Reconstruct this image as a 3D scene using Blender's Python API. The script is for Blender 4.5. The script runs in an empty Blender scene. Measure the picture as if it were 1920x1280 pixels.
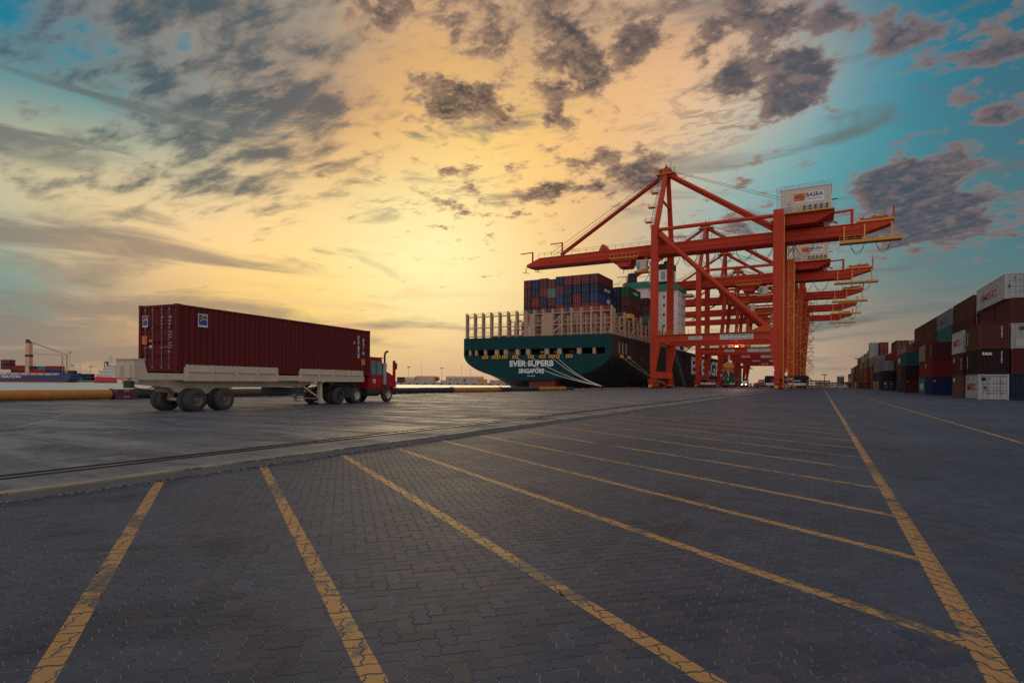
import bpy, math, random
import numpy as np
from mathutils import Vector, Matrix
random.seed(7)
R = math.radians
S = bpy.context.scene
COL = S.collection

# ---------------------------------------------------------------- camera
F = 1067 / 1920
CAMZ = 1.4
TAN = 580 / 1067
YAW = math.atan(TAN)
cs, sn = math.cos(YAW), math.sin(YAW)
cd = bpy.data.cameras.new('camera')
cd.sensor_width = 36
cd.lens = 36 * F
cd.shift_y = 76.7 / 1920
cd.clip_start = 0.1
cd.clip_end = 9000
cam = bpy.data.objects.new('camera', cd)
COL.objects.link(cam)
cam.matrix_world = (Matrix.Translation((0, 0, CAMZ)) @ Matrix.Rotation(YAW, 4, 'Z')
                    @ Matrix.Rotation(R(90), 4, 'X') @ Matrix.Rotation(0.0075, 4, 'Z'))
S.camera = cam


def ray(px, py):
    """level camera ray (right, up) per metre of depth for a photo pixel"""
    dx, dy = px - 960, 716.7 - py
    return (dx - .0075 * dy) / 1067, (dy + .0075 * dx) / 1067


def at(px, z, h=0.0):
    """world point on the bearing of photo column px, z metres ahead of the camera"""
    u = (px - 960) / 1067 * z
    return Vector((cs * u - sn * z, sn * u + cs * z, h))


def ground(px, py, h=0.0):
    u, v = ray(px, py)
    z = (CAMZ - h) / -v
    return Vector((cs * u * z - sn * z, sn * u * z + cs * z, h))


def direction(px, py):
    u, v = ray(px, py)
    return Vector((cs * u - sn, sn * u + cs, v)).normalized()


# ---------------------------------------------------------------- world / sky
W = bpy.data.worlds.new('World')
S.world = W
W.use_nodes = True
W.cycles.sampling_method = 'MANUAL'
W.cycles.sample_map_resolution = 512
nt = W.node_tree
nt.nodes.clear()


class NG:
    """tiny node-graph writer"""
    def __init__(s, nt):
        s.nt = nt

    def n(s, t, **k):
        o = s.nt.nodes.new(t)
        for a, b in k.items():
            setattr(o, a, b)
        return o

    def put(s, sock, v):
        if hasattr(v, 'is_linked'):
            s.nt.links.new(v, sock)
        elif isinstance(v, (tuple, list)) and sock.type == 'RGBA' and len(v) == 3:
            sock.default_value = (*v, 1)
        else:
            sock.default_value = v

    def m(s, op, a, b=0.0, c=0.0, clamp=False):
        o = s.n('ShaderNodeMath', operation=op, use_clamp=clamp)
        for i, v in enumerate((a, b, c)):
            s.put(o.inputs[i], v)
        return o.outputs[0]

    def v(s, op, a, b=(0, 0, 0), scale=None):
        o = s.n('ShaderNodeVectorMath', operation=op)
        s.put(o.inputs[0], a)
        s.put(o.inputs[1], b)
        if scale is not None:
            s.put(o.inputs['Scale'], scale)
        return o.outputs['Value'] if op in ('DOT_PRODUCT', 'LENGTH') else o.outputs[0]

    def mix(s, f, a, b, blend='MIX'):
        o = s.n('ShaderNodeMix', data_type='RGBA', blend_type=blend)
        s.put(o.inputs[0], f)
        s.put(o.inputs[6], a)
        s.put(o.inputs[7], b)
        return o.outputs[2]

    def step(s, x, lo, hi, a=0.0, b=1.0):
        o = s.n('ShaderNodeMapRange', interpolation_type='SMOOTHSTEP')
        for i, v in enumerate((x, lo, hi, a, b)):
            s.put(o.inputs[i], v)
        return o.outputs[0]

    def ramp(s, x, pts):
        o = s.n('ShaderNodeValToRGB')
        e = o.color_ramp.elements
        while len(e) < len(pts):
            e.new(.5)
        for i, (p, c) in enumerate(pts):
            e[i].position = p
            e[i].color = (*c, 1)
        s.put(o.inputs[0], x)
        return o.outputs[0]

    def noise(s, vec, scale, detail=4, rough=.55, dist=0.0, lac=2.0, dim='3D'):
        o = s.n('ShaderNodeTexNoise', noise_dimensions=dim)
        s.put(o.inputs['Vector'], vec)
        for k, v in (('Scale', scale), ('Detail', detail), ('Roughness', rough), ('Distortion', dist), ('Lacunarity', lac)):
            o.inputs[k].default_value = v
        return o.outputs[0]

    def comb(s, x, y, z=0.0):
        o = s.n('ShaderNodeCombineXYZ')
        for i, v in enumerate((x, y, z)):
            s.put(o.inputs[i], v)
        return o.outputs[0]

    def sep(s, v):
        o = s.n('ShaderNodeSeparateXYZ')
        s.put(o.inputs[0], v)
        return o.outputs


SUN = direction(840, 470)
g = NG(nt)
tc = g.n('ShaderNodeTexCoord')
d = tc.outputs['Generated']
dx, dy, dz = g.sep(d)
up = g.m('MAXIMUM', dz, 0.0)


def lobe(px, py, r, flat=1.0):
    """1 at the bearing of (px, py), falling smoothly to 0 at angle ~r; flat>1 squashes it vertically"""
    c = direction(px, py)
    q = g.v('SUBTRACT', d, tuple(c))
    if flat != 1.0:
        q = g.v('MULTIPLY', q, (1, 1, flat))
    return g.step(g.v('LENGTH', q), 0.0, r, 1.0, 0.0)


def total(items):
    s = None
    for a, w in items:
        t = g.m('MULTIPLY', lobe(*a), w)
        s = t if s is None else g.m('ADD', s, t)
    return s


# base: a plain dusk gradient for the whole dome ...
BASE = [(0, (.36, .27, .21)), (.055, (.30, .26, .21)), (.15, (.16, .20, .20)), (.30, (.075, .19, .23)),
        (.50, (.07, .15, .19)), (.75, (.20, .25, .30)), (1, (.36, .39, .45))]
base = g.ramp(up, BASE)
# ... blended into the sunset half from colours keyed to compass bearing and height
KEYS = [
    (0, 20, 60, 126, 146), (250, 20, 72, 126, 142), (450, 20, 104, 132, 140), (600, 30, 152, 145, 130), (800, 50, 220, 174, 122), 
    (1250, 120, 226, 180, 136), (1420, 110, 200, 174, 150), (1600, 120, 105, 148, 160), (1750, 30, 66, 120, 138), 
    (0, 170, 108, 150, 150), (200, 230, 122, 156, 152), (400, 220, 150, 150, 135), (550, 180, 200, 170, 135), (700, 260, 226, 180, 124), (850, 290, 255, 216, 132),
    (1000, 260, 248, 200, 128), (1200, 230, 236, 190, 138), (1350, 260, 206, 188, 160), (1500, 260, 126, 164, 166), (1650, 230, 84, 144, 158), (1850, 190, 58, 110, 126),
    (0, 330, 205, 190, 150), (150, 330, 234, 205, 150), (350, 300, 190, 190, 160), (550, 350, 246, 206, 142), (800, 400, 255, 236, 170), (1000, 400, 254, 210, 138),
    (1150, 350, 230, 190, 140), (1350, 400, 150, 175, 170), (1600, 350, 96, 146, 152), (1880, 330, 76, 118, 128),
    (30, 470, 158, 186, 166), (150, 430, 192, 170, 138), (350, 430, 250, 214, 158), (600, 470, 255, 223, 150), (820, 530, 255, 241, 178), (1050, 560, 238, 205, 146),
    (1300, 540, 202, 185, 152), (1750, 480, 98, 130, 132), (1900, 480, 72, 115, 122),
    (30, 580, 130, 128, 118), (200, 560, 192, 166, 126), (150, 660, 156, 138, 120), (500, 600, 246, 206, 118), (800, 640, 252, 212, 132),
    (830, 695, 216, 180, 145), (1400, 640, 206, 185, 150), (1560, 620, 162, 146, 126), (1600, 690, 166, 140, 120), (1850, 650, 152, 132, 114),
    (700, -160, 190, 160, 132), (1200, -160, 170, 155, 140), (200, -160, 80, 112, 122), (1700, -160, 50, 108, 130), (-260, 300, 150, 165, 155), (2150, 300, 60, 110, 128)]


def lin(c):
    c /= 255
    return c / 12.92 if c < .04045 else ((c + .055) / 1.055) ** 2.4


KS = math.sqrt(30)
ds = g.v('MULTIPLY', d, (KS, KS, KS * 1.35))
KD = [direction(k[0], k[1]) for k in KEYS]
KP = np.array([(c.x * KS, c.y * KS, c.z * KS * 1.35) for c in KD])
TGT = np.array([[lin(v) for v in k[2:]] for k in KEYS])
B0 = np.array([[np.interp(c.z, [p for p, _ in BASE], [q[i] for _, q in BASE]) for i in range(3)] for c in KD])
G = np.exp(-((KP[:, None] - KP[None]) ** 2).sum(2))
AMP = np.linalg.solve(G.T @ G + .05 * np.eye(len(KEYS)), G.T @ (TGT - B0))
sky = base
for kp, am in zip(KP, AMP):
    q = g.v('SUBTRACT', ds, tuple(kp))
    sky = g.v('ADD', sky, g.v('SCALE', tuple(am), scale=g.m('POWER', .36788, g.v('DOT_PRODUCT', q, q))))
sky = g.v('MAXIMUM', sky, (.02, .02, .02))
# the eastern half of the sky, behind the camera: pale after-glow
away = g.step(g.v('DOT_PRODUCT', d, (sn, -cs, 0)), -.15, .75)
sky = g.mix(g.m('MULTIPLY', away, .9), sky, (.80, .76, .82))
# warm haze low over the horizon
low = g.step(dz, .11, 0.0)
sky = g.mix(g.m('MULTIPLY', low, .25), sky, (.42, .31, .23))

# --- clouds on a flat layer overhead
den = g.m('ADD', up, .16)
P = g.comb(g.m('DIVIDE', dx, den), g.m('DIVIDE', dy, den), 0.0)
mp = g.n('ShaderNodeMapping')
g.put(mp.inputs[0], P)
mp.inputs['Rotation'].default_value = (0, 0, R(20))
PR = mp.outputs[0]
# high mottled veil, upper left
st = g.n('ShaderNodeMapping')
g.put(st.inputs[0], P)
st.inputs['Rotation'].default_value = (0, 0, R(-62))
st.inputs['Scale'].default_value = (1.0, 2.3, 1)
n1 = g.noise(st.outputs[0], 4.4, 6, .60, .15)
n1b = g.noise(P, 1.5, 2, .5)
mA = total([((330, -60, .58), .25), ((540, 110, .34), .08), ((60, 40, .40), .05)])
vA = g.m('ADD', g.m('ADD', g.m('MULTIPLY', n1, .70), g.m('MULTIPLY', n1b, .30)), g.m('SUBTRACT', mA, .17))
fA = g.m('MULTIPLY', g.step(vA, .455, .68), .86)
sky = g.mix(fA, sky, g.mix(g.step(g.m('ADD', n1, g.m('MULTIPLY', n1b, .5)), .62, .86), (.40, .285, .205), (.074, .094, .108)))
# fine pale fleece right of the plume
mF = total([((1330, 225, .17, 1.7), 1.0), ((870, 350, .10, 2.6), .8), ((740, 385, .10, 4.0), .8)])
nF = g.noise(st.outputs[0], 15.0, 3, .6, .6)
sky = g.mix(g.m('MULTIPLY', g.step(g.m('ADD', nF, g.m('MULTIPLY', mF, .12)), .54, .70), g.m('MULTIPLY', mF, .75, 0, True)), sky, (.38, .26, .20))
# low grey streaks lying along the horizon, heaviest on the left
az = g.m('ARCTAN2', dx, dy)
SH = g.comb(g.m('MULTIPLY', az, 2.2), g.m('MULTIPLY', dz, 12.0), 2.0)
n2 = g.noise(SH, 1.5, 6, .60, .8)
mL = total([((0, 590, .46, 2.6), .15), ((-20, 425, .32, 3.8), .12), ((300, 215, .34, 4.5), .13),
            ((1720, 590, .5, 2.5), .06), ((130, 290, .24, 5.0), .10), ((420, 690, .5, 3.6), .05)])
vL = g.m('ADD', n2, g.m('SUBTRACT', mL, .06))
sky = g.mix(g.m('MULTIPLY', g.step(vL, .47, .66), .80), sky, g.mix(lobe(380, 620, .62, 2.0), (.125, .145, .145), (.34, .245, .17)))
nO = g.noise(SH, 2.6, 4, .58, 1.0)
sky = g.mix(g.m('MULTIPLY', g.step(nO, .50, .70), g.m('MULTIPLY', lobe(560, 620, .62, 2.6), .60)), sky, (.90, .52, .26))
# broken cumulus
n3 = g.noise(PR, 9.6, 6, .62, .10)
n3b = g.noise(PR, 2.6, 1, .5)
mB = total([((1065, 50, .10, 1.0), .18), ((1195, 55, .075, 1.2), .21), ((900, 70, .10), .10), ((1090, 140, .095, 1.7), .17),
            ((880, 190, .17, 3.0), .15), ((770, 205, .08, 2.0), .09), ((720, 5, .12, 1.6), .15),
            ((1390, 45, .11, 1.4), .125), ((1540, 50, .10, 1.4), .115), ((1500, 160, .085, 1.5), .24), ((1382, 158, .045), .22),
            ((1700, 85, .09, 1.6), .13), ((1860, 85, .09, 1.8), .15), ((1780, 190, .07, 2), .10), ((1870, 215, .06, 2), .15),
            ((1700, 365, .125, 1.3), .29), ((1640, 335, .06, 1.1), .09), ((1800, 425, .14, 2.0), .20), ((1690, 440, .16, 3.4), .08),
            ((1180, 330, .085, 1.5), .17), ((1220, 320, .05), .11), ((1050, 350, .10, 2.4), .13), ((1110, 300, .07, 2.2), .14),
            ((1390, 420, .10, 1.8), .11), ((985, 375, .07, 2), .08), ((1040, 205, .035), .17), ((525, 177, .028), .17),
            ((820, 300, .20), .03), ((1150, 200, .5), .02), ((1500, 200, .4), .01), ((100, 150, .6), -.10), ((1620, 240, .16), -.08), ((1300, 250, .12), -.05)])
vB = g.m('ADD', g.m('ADD', g.m('MULTIPLY', n3, .82), g.m('MULTIPLY', n3b, .18)), g.m('SUBTRACT', mB, g.m('ADD', .128, g.step(dz, .34, .12, 0, .07))))
aB = g.step(vB, .41, .525)
# light from the sun's side: the same field sampled a step toward it
so_ = Vector((SUN.x, SUN.y)) / (SUN.z + .16)
toward = g.v('NORMALIZE', g.v('SUBTRACT', (so_.x, so_.y, 0), P))
mp2 = g.n('ShaderNodeMapping')
g.put(mp2.inputs[0], g.v('ADD', P, g.v('SCALE', toward, scale=.024)))
mp2.inputs['Rotation'].default_value = (0, 0, R(20))
n3s = g.noise(mp2.outputs[0], 9.6, 4, .62, .10)
n3f = g.noise(PR, 22.0, 4, .62, .3)
lit = g.step(g.m('SUBTRACT', n3, n3s), -.04, .13)
warm = lobe(900, 350, .62)
edge = g.mix(warm, (.29, .195, .17), (.70, .42, .23))
core = g.mix(warm, (.060, .068, .092), (.034, .032, .042))
cB = g.mix(g.step(vB, .42, .585), edge, core)
cB = g.mix(g.m('MULTIPLY', g.step(n3f, .38, .66), .35), cB, g.mix(.5, edge, core))
cB = g.mix(g.m('MULTIPLY', lit, .38), cB, edge)
sky = g.mix(g.m('MULTIPLY', aB, .93), sky, cB)
# below the horizon (never seen past the ground sheets)
sky = g.mix(g.step(dz, 0.0, -.06), sky, (.16, .14, .13))

ns = g.n('ShaderNodeTexSky', sky_type='NISHITA', sun_disc=False)
ns.sun_elevation = math.asin(SUN.z)
ns.sun_rotation = math.atan2(SUN.x, SUN.y)
bg1 = g.n('ShaderNodeBackground')
g.put(bg1.inputs[0], sky)
bg1.inputs[1].default_value = 1.0
bg2 = g.n('ShaderNodeBackground')
g.put(bg2.inputs[0], ns.outputs[0])
bg2.inputs[1].default_value = 0.0006
ad = g.n('ShaderNodeAddShader')
nt.links.new(bg1.outputs[0], ad.inputs[0])
nt.links.new(bg2.outputs[0], ad.inputs[1])
ow = g.n('ShaderNodeOutputWorld')
nt.links.new(ad.outputs[0], ow.inputs[0])

# ---------------------------------------------------------------- sun, exposure
sl = bpy.data.lights.new('sun', 'SUN')
sl.energy = 0.25
sl.angle = R(20)
sl.color = (1, .74, .45)
so = bpy.data.objects.new('sun', sl)
so.rotation_euler = SUN.to_track_quat('Z', 'Y').to_euler()
COL.objects.link(so)
S.view_settings.view_transform = 'Standard'
S.view_settings.look = 'None'
S.view_settings.exposure = 0.0
S.view_settings.gamma = 1.0
S.view_settings.use_curve_mapping = False
S.cycles.max_bounces = 5
S.cycles.use_denoising = False
S.cycles.sample_clamp_indirect = 2.0


# ---------------------------------------------------------------- materials
def material(name, col=(.5, .5, .5), rough=.6, metal=0.0, var=.18, scale=2.5, objcol=False, rust=0.0, streak=0.0, emit=None, bump=0.0, spec=.5, ss=3.0):
    m = bpy.data.materials.new(name)
    m.use_nodes = True
    t = m.node_tree
    b = t.nodes['Principled BSDF']
    k = NG(t)
    c = k.n('ShaderNodeTexCoord').outputs['Object']
    if objcol:
        oi = k.n('ShaderNodeObjectInfo')
        base = oi.outputs['Color']
        c = k.v('ADD', c, k.comb(k.m('MULTIPLY', oi.outputs['Random'], 57.0), k.m('MULTIPLY', oi.outputs['Random'], 23.0), 0.0))
    else:
        base = (*col, 1)
    n = k.noise(c, scale, 5, .6, .2)
    f = k.m('MULTIPLY_ADD', n, 2 * var, 1 - var)
    out = k.v('SCALE', base[:3] if isinstance(base, tuple) else base, scale=f)
    if streak:
        sx, sy, sz = k.sep(c)
        q = k.noise(k.comb(k.m('MULTIPLY', k.m('ADD', sx, sy), ss), k.m('MULTIPLY', k.m('SUBTRACT', sx, sy), ss), k.m('MULTIPLY', sz, ss * .08)), 1.0, 5, .65)
        out = k.mix(k.m('MULTIPLY', k.step(q, .50, .74), streak), out, k.v('SCALE', out, scale=.45))
    if rust:
        q = k.noise(c, scale * 1.7, 8, .68, .6)
        out = k.mix(k.m('MULTIPLY', k.step(q, .60, .70), rust), out, (.11, .045, .022))
    k.put(b.inputs['Base Color'], out)
    k.put(b.inputs['Roughness'], k.m('MULTIPLY_ADD', n, .25, rough - .12))
    b.inputs['Metallic'].default_value = metal
    b.inputs['Specular IOR Level'].default_value = spec
    if bump:
        bp = k.n('ShaderNodeBump')
        bp.inputs['Strength'].default_value = bump
        bp.inputs['Distance'].default_value = .02
        k.put(bp.inputs['Height'], k.noise(c, scale * 6, 5, .6))
        k.put(b.inputs['Normal'], bp.outputs[0])
    if emit:
        b.inputs['Emission Color'].default_value = (*emit[0], 1)
        b.inputs['Emission Strength'].default_value = emit[1]
    return m


M = dict(
    steel_orange=material('crane paint', (.58, .055, .017), .62, spec=.25, var=.2, scale=.6, streak=.45, rust=.25, ss=1.2),
    steel_red=material('darker crane paint', (.46, .030, .013), .62, spec=.25, var=.2, scale=.6, streak=.45, rust=.25, ss=1.2),
    yellow=material('yellow paint', (.72, .30, .02), .5, var=.2, rust=.3),
    grey=material('galvanised steel', (.34, .33, .32), .45, .4, var=.25),
    dark=material('dark steel', (.035, .033, .033), .6, var=.3),
    black=material('black rubber', (.018, .018, .019), .75, var=.3, bump=.2),
    tyre=material('dusty tyre rubber', (.055, .047, .04), .85, var=.35, scale=6),
    rim=material('dusty wheel rim', (.16, .125, .095), .6, var=.3),
    rimlight=material('cream wheel rim', (.55, .48, .36), .5, var=.2),
    box=material('container paint', objcol=True, rough=.68, spec=.22, var=.17, scale=.9, rust=.55, streak=.35),
    cream=material('cream panel', (.70, .56, .42), .55, var=.12, scale=.8, streak=.30, rust=.1),
    white=material('white paint', (.74, .70, .64), .5, var=.1, streak=.2),
    print_grey=material('faded grey lettering', (.34, .27, .25), .6, var=.2),
    lock_bar=material('dull lock bar', (.22, .12, .11), .5, .2),
    print_white=material('white lettering', (.80, .76, .70), .6, var=.1),
    print_black=material('black lettering', (.03, .028, .028), .6),
    print_red=material('red lettering', (.45, .03, .05), .6),
    print_blue=material('blue lettering', (.03, .07, .30), .6),
    print_orange=material('orange print', (.72, .16, .03), .6),
    print_yellow=material('yellow print', (.80, .42, .02), .6),
    trailer=material('beige trailer paint', (.60, .47, .33), .55, var=.15, scale=2, streak=.35, rust=.3),
    cab=material('red cab paint', (.42, .012, .014), .35, var=.12, scale=2),
    glass=material('dim glass', (.16, .26, .25), .08, var=.1, spec=.8),
    hull_green=material('dark green hull paint', (.003, .041, .040), .6, spec=.2, var=.22, scale=.25, streak=.6, ss=.7),
    hull_dark=material('dark hull side paint', (.016, .018, .017), .6, spec=.25, var=.3, scale=.3, streak=.5, rust=.35, ss=.5),
    hull_red=material('red hull bottom paint', (.19, .018, .012), .6, var=.3, scale=.4),
    ship_tan=material('tan ship steel', (.47, .275, .165), .55, var=.18, scale=.7, streak=.35, rust=.2),
    ship_white=material('white ship steel', (.80, .66, .58), .5, var=.07, scale=.2, streak=.1),
    ship_green=material('green ship trim', (.01, .20, .13), .5),
    rope=material('mooring rope', (.62, .56, .45), .85, var=.2, scale=4),
    concrete=material('concrete', (.20, .185, .175), .85, var=.25, scale=1.2, bump=.3),
    stone_far=material('far concrete', (.33, .28, .24), .85, var=.2, scale=.1),
    sandy=material('far sandy ground', (.30, .22, .15), .95, var=.25, scale=.05),
    shed=material('orange shed wall', (.66, .36, .20), .8, var=.12, scale=.1),
    shed_pale=material('pale shed wall', (.58, .46, .36), .8, var=.12, scale=.1),
    leaf=material('dusty foliage', (.07, .075, .05), .9, var=.4, scale=.8),
    bark=material('bark', (.10, .07, .05), .9),
    blue_hull=material('blue hull paint', (.025, .045, .14), .5, var=.15, scale=.1),
    red_hull=material('red hull paint', (.55, .018, .025), .5, var=.15, scale=.2),
    wood=material('weathered flat rack', (.20, .12, .055), .8, var=.35, scale=1.2),
    lamp=material('lit lamp', (1, .7, .3), emit=((1, .55, .2), 14)),
    head=material('lit headlamp', (1, .9, .7), emit=((1, .85, .6), 10)),
    pipe_orange=material('orange pipe coating', (.50, .175, .02), .55, var=.45, scale=2.2, rust=.35, bump=.15),
    pipe_black=material('black rubber hose', (.030, .029, .030), .6, var=.4, scale=2.5, bump=.3),
    pipe_brown=material('rusty pipe end', (.10, .055, .035), .8, var=.4, scale=3),
    maroon_block=material('maroon steel block', (.13, .028, .035), .7, var=.3, scale=3, rust=.5),
)


# ---------------------------------------------------------------- mesh helpers
class MB:
    def __init__(s):
        s.V, s.F, s.I = [], [], []

    def add(s, vs, fs, m=0):
        k = len(s.V)
        s.V += [tuple(v) for v in vs]
        s.F += [tuple(i + k for i in f) for f in fs]
        s.I += [m] * len(fs)
        return s

    def box(s, x0, x1, y0, y1, z0, z1, m=0):
        v = [(x, y, z) for z in (z0, z1) for y in (y0, y1) for x in (x0, x1)]
        return s.add(v, [(0, 2, 3, 1), (4, 5, 7, 6), (0, 1, 5, 4), (2, 6, 7, 3), (0, 4, 6, 2), (1, 3, 7, 5)], m)

    def bar(s, p, q, w, h=None, m=0, w2=None, h2=None, up=(0, 0, 1)):
        """rectangular beam from p to q, w wide sideways and h high; may taper to w2 x h2"""
        p, q = Vector(p), Vector(q)
        h = w if h is None else h
        w2 = w if w2 is None else w2
        h2 = h if h2 is None else h2
        a = (q - p).normalized()
        u = Vector(up)
        if abs(a.dot(u)) > .98:
            u = Vector((0, 1, 0))
        r = a.cross(u).normalized()
        t = r.cross(a)
        v = []
        for c, ww, hh in ((p, w, h), (q, w2, h2)):
            for i, j in ((-1, -1), (1, -1), (1, 1), (-1, 1)):
                v.append(c + r * (i * ww / 2) + t * (j * hh / 2))
        return s.add(v, [(0, 1, 2, 3), (7, 6, 5, 4), (0, 4, 5, 1), (1, 5, 6, 2), (2, 6, 7, 3), (3, 7, 4, 0)], m)

    def path(s, pts, r, n=8, m=0, caps=True, r_list=None):
        pts = [Vector(p) for p in pts]
        vs, fs = [], []
        prev = None
        for i, p in enumerate(pts):
            a = (pts[min(i + 1, len(pts) - 1)] - pts[max(i - 1, 0)]).normalized()
            u = Vector((0, 0, 1)) if abs(a.z) < .95 else Vector((0, 1, 0))
            if prev is not None:
                u = prev
            x = a.cross(u)
            if x.length < 1e-5:
                x = a.cross(Vector((1, 0, 0)))
            x.normalize()
            y = x.cross(a).normalized()
            prev = y
            rr = r_list[i] if r_list else r
            for k in range(n):
                t = 2 * math.pi * (k + .5) / n
                vs.append(p + x * (rr * math.cos(t)) + y * (rr * math.sin(t)))
        for i in range(len(pts) - 1):
            for k in range(n):
                b = (k + 1) % n
                fs.append((i * n + k, i * n + b, (i + 1) * n + b, (i + 1) * n + k))
        if caps:
            fs.append(tuple(range(n - 1, -1, -1)))
            fs.append(tuple(range((len(pts) - 1) * n, len(pts) * n)))
        return s.add(vs, fs, m)

    def tube(s, p, q, r, n=8, m=0, r2=None):
        return s.path([p, q], r, n, m, True, [r, r if r2 is None else r2])

    def prism(s, pts, axis, a0, a1, m=0):
        """polygon of 2-D points pushed along an axis from a0 to a1"""
        def mk(p, a):
            return {'x': (a, p[0], p[1]), 'y': (p[0], a, p[1]), 'z': (p[0], p[1], a)}[axis]
        n = len(pts)
        v = [mk(p, a0) for p in pts] + [mk(p, a1) for p in pts]
        f = [tuple(range(n)), tuple(range(2 * n - 1, n - 1, -1))]
        for i in range(n):
            j = (i + 1) % n
            f.append((i, i + n, j + n, j))
        return s.add(v, f, m)

    def wheel(s, c, r, w, mt=0, mr=1, n=20, hub=True):
        """tyre and dished rim, axle along x, centre c"""
        x, y, z = c
        prof = [(-w / 2, r * .55), (-w / 2, r * .88), (-w * .32, r), (w * .32, r), (w / 2, r * .88), (w / 2, r * .55)]
        vs, fs = [], []
        for a, rr in prof:
            for k in range(n):
                t = 2 * math.pi * k / n
                vs.append((x + a, y + rr * math.cos(t), z + rr * math.sin(t)))
        for i in range(len(prof) - 1):
            for k in range(n):
                b = (k + 1) % n
                fs.append((i * n + k, i * n + b, (i + 1) * n + b, (i + 1) * n + k))
        s.add(vs, fs, mt)
        return s

    def build(s, name, mats, parent=None, loc=None, rz=None, smooth=False):
        me = bpy.data.meshes.new(name)
        me.from_pydata(s.V, [], s.F)
        ml = mats if isinstance(mats, (list, tuple)) else [mats]
        for x in ml:
            me.materials.append(M[x] if isinstance(x, str) else x)
        if len(ml) > 1:
            me.polygons.foreach_set('material_index', s.I)
        import bmesh
        bm = bmesh.new()
        bm.from_mesh(me)
        bmesh.ops.recalc_face_normals(bm, faces=bm.faces)
        bm.to_mesh(me)
        bm.free()
        if smooth:
            me.polygons.foreach_set('use_smooth', [True] * len(me.polygons))
        return link(name, me, parent, loc, rz)


def link(name, me, parent=None, loc=None, rz=None):
    o = bpy.data.objects.new(name, me)
    COL.objects.link(o)
    if parent is not None:
        o.parent = parent
    if loc is not None:
        o.location = loc
    if rz is not None:
        o.rotation_euler = (0, 0, rz)
    return o


def tag(o, label=None, cat=None, group=None, kind=None):
    if label:
        o['label'] = label
    if cat:
        o['category'] = cat
    if group:
        o['group'] = group
    if kind:
        o['kind'] = kind
    return o


def thing(name, label, cat, loc=(0, 0, 0), rz=0.0, group=None):
    o = bpy.data.objects.new(name, None)
    o.empty_display_size = .2
    COL.objects.link(o)
    o.location = loc
    o.rotation_euler = (0, 0, rz)
    return tag(o, label, cat, group)


def copy_tree(o, parent=None):
    kids = list(o.children)
    c = o.copy()
    COL.objects.link(c)
    c.parent = parent
    for ch in kids:
        copy_tree(ch, c)
    return c


ORD = 'zeroth first second third fourth fifth sixth seventh eighth ninth tenth eleventh twelfth thirteenth fourteenth fifteenth sixteenth'.split()

# ---- lettering: the built-in font turned into thin solid meshes, all in one evaluation
TEXTS = ['EVER SUPERB', 'SINGAPORE', 'EVERGREEN', 'BASRA', 'Gateway Terminal', 'TEREX', 'S.W.L: 65t UNDER SPREADER', 'S.W.L: 75t UNDER CARGO BEAM',
         'IGATION', 'NAV', 'APL', 'DELMAS', 'CMA CGM', 'tex', 'IMSC', 'HI', 'H', '13', '45G1', 'IMO 9300', 'CLHU 4821756', 'TGHU 760512', 'I', 'F']
TM = {}
_tmp = []
for _t in TEXTS:
    _c = bpy.data.curves.new('lettering', 'FONT')
    _c.body = _t
    _c.size = 1.0
    _c.align_x = 'CENTER'
    _c.align_y = 'CENTER'
    _c.extrude = .012
    _c.offset = .034 if _t in ('EVER SUPERB', 'SINGAPORE', 'EVERGREEN', 'APL') else .022
    _c.resolution_u = 2
    _o = bpy.data.objects.new('lettering', _c)
    COL.objects.link(_o)
    _tmp.append((_t, _o))
bpy.context.view_layer.update()
_dg = bpy.context.evaluated_depsgraph_get()
for _t, _o in _tmp:
    TM[_t] = bpy.data.meshes.new_from_object(_o.evaluated_get(_dg))
for _t, _o in _tmp:
    bpy.data.objects.remove(_o)


def lettering(txt, mat, parent, c, right, upv, h, w=None, name='lettering'):
    """text centred at c (parent space), cap height about h, squeezed to width w"""
    me = TM[txt].copy()
    me.materials.clear()
    me.materials.append(M[mat])
    xs = [v.co.x for v in me.vertices]
    ys = [v.co.y for v in me.vertices]
    ww, hh = max(xs) - min(xs), max(ys) - min(ys)
    mx, my = (max(xs) + min(xs)) / 2, (max(ys) + min(ys)) / 2
    sy = h / hh
    sx = sy if w is None else w / ww
    r, u = Vector(right).normalized(), Vector(upv).normalized()
    nrm = r.cross(u)
    for v in me.vertices:
        p = Vector(c) + r * ((v.co.x - mx) * sx) + u * ((v.co.y - my) * sy) + nrm * (v.co.z)
        v.co = p
    return link(name, me, parent)
# ================================================================ the setting
KERB_X, RAIL_X, QUAY_X = -8.1, -9.4, -43.0
APZ = .10                     # apron level
WATER_Z = -3.0


def clip(poly, a, b, c):
    """keep the part of a polygon where a*x + b*y <= c"""
    out = []
    for i, p in enumerate(poly):
        q = poly[(i + 1) % len(poly)]
        fp, fq = a * p[0] + b * p[1] - c, a * q[0] + b * q[1] - c
        if fp <= 0:
            out.append(p)
        if (fp < 0 < fq) or (fq < 0 < fp):
            t = fp / (fp - fq)
            out.append((p[0] + (q[0] - p[0]) * t, p[1] + (q[1] - p[1]) * t))
    return out


def c2w(x, z):
    return (cs * x - sn * z, sn * x + cs * z)


def sheet(name, polys, z, mat):
    b = MB()
    for p in polys:
        if len(p) >= 3:
            b.add([(x, y, z) for x, y in p], [tuple(range(len(p)))])
    return tag(b.build(name, mat), kind='structure')


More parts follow.
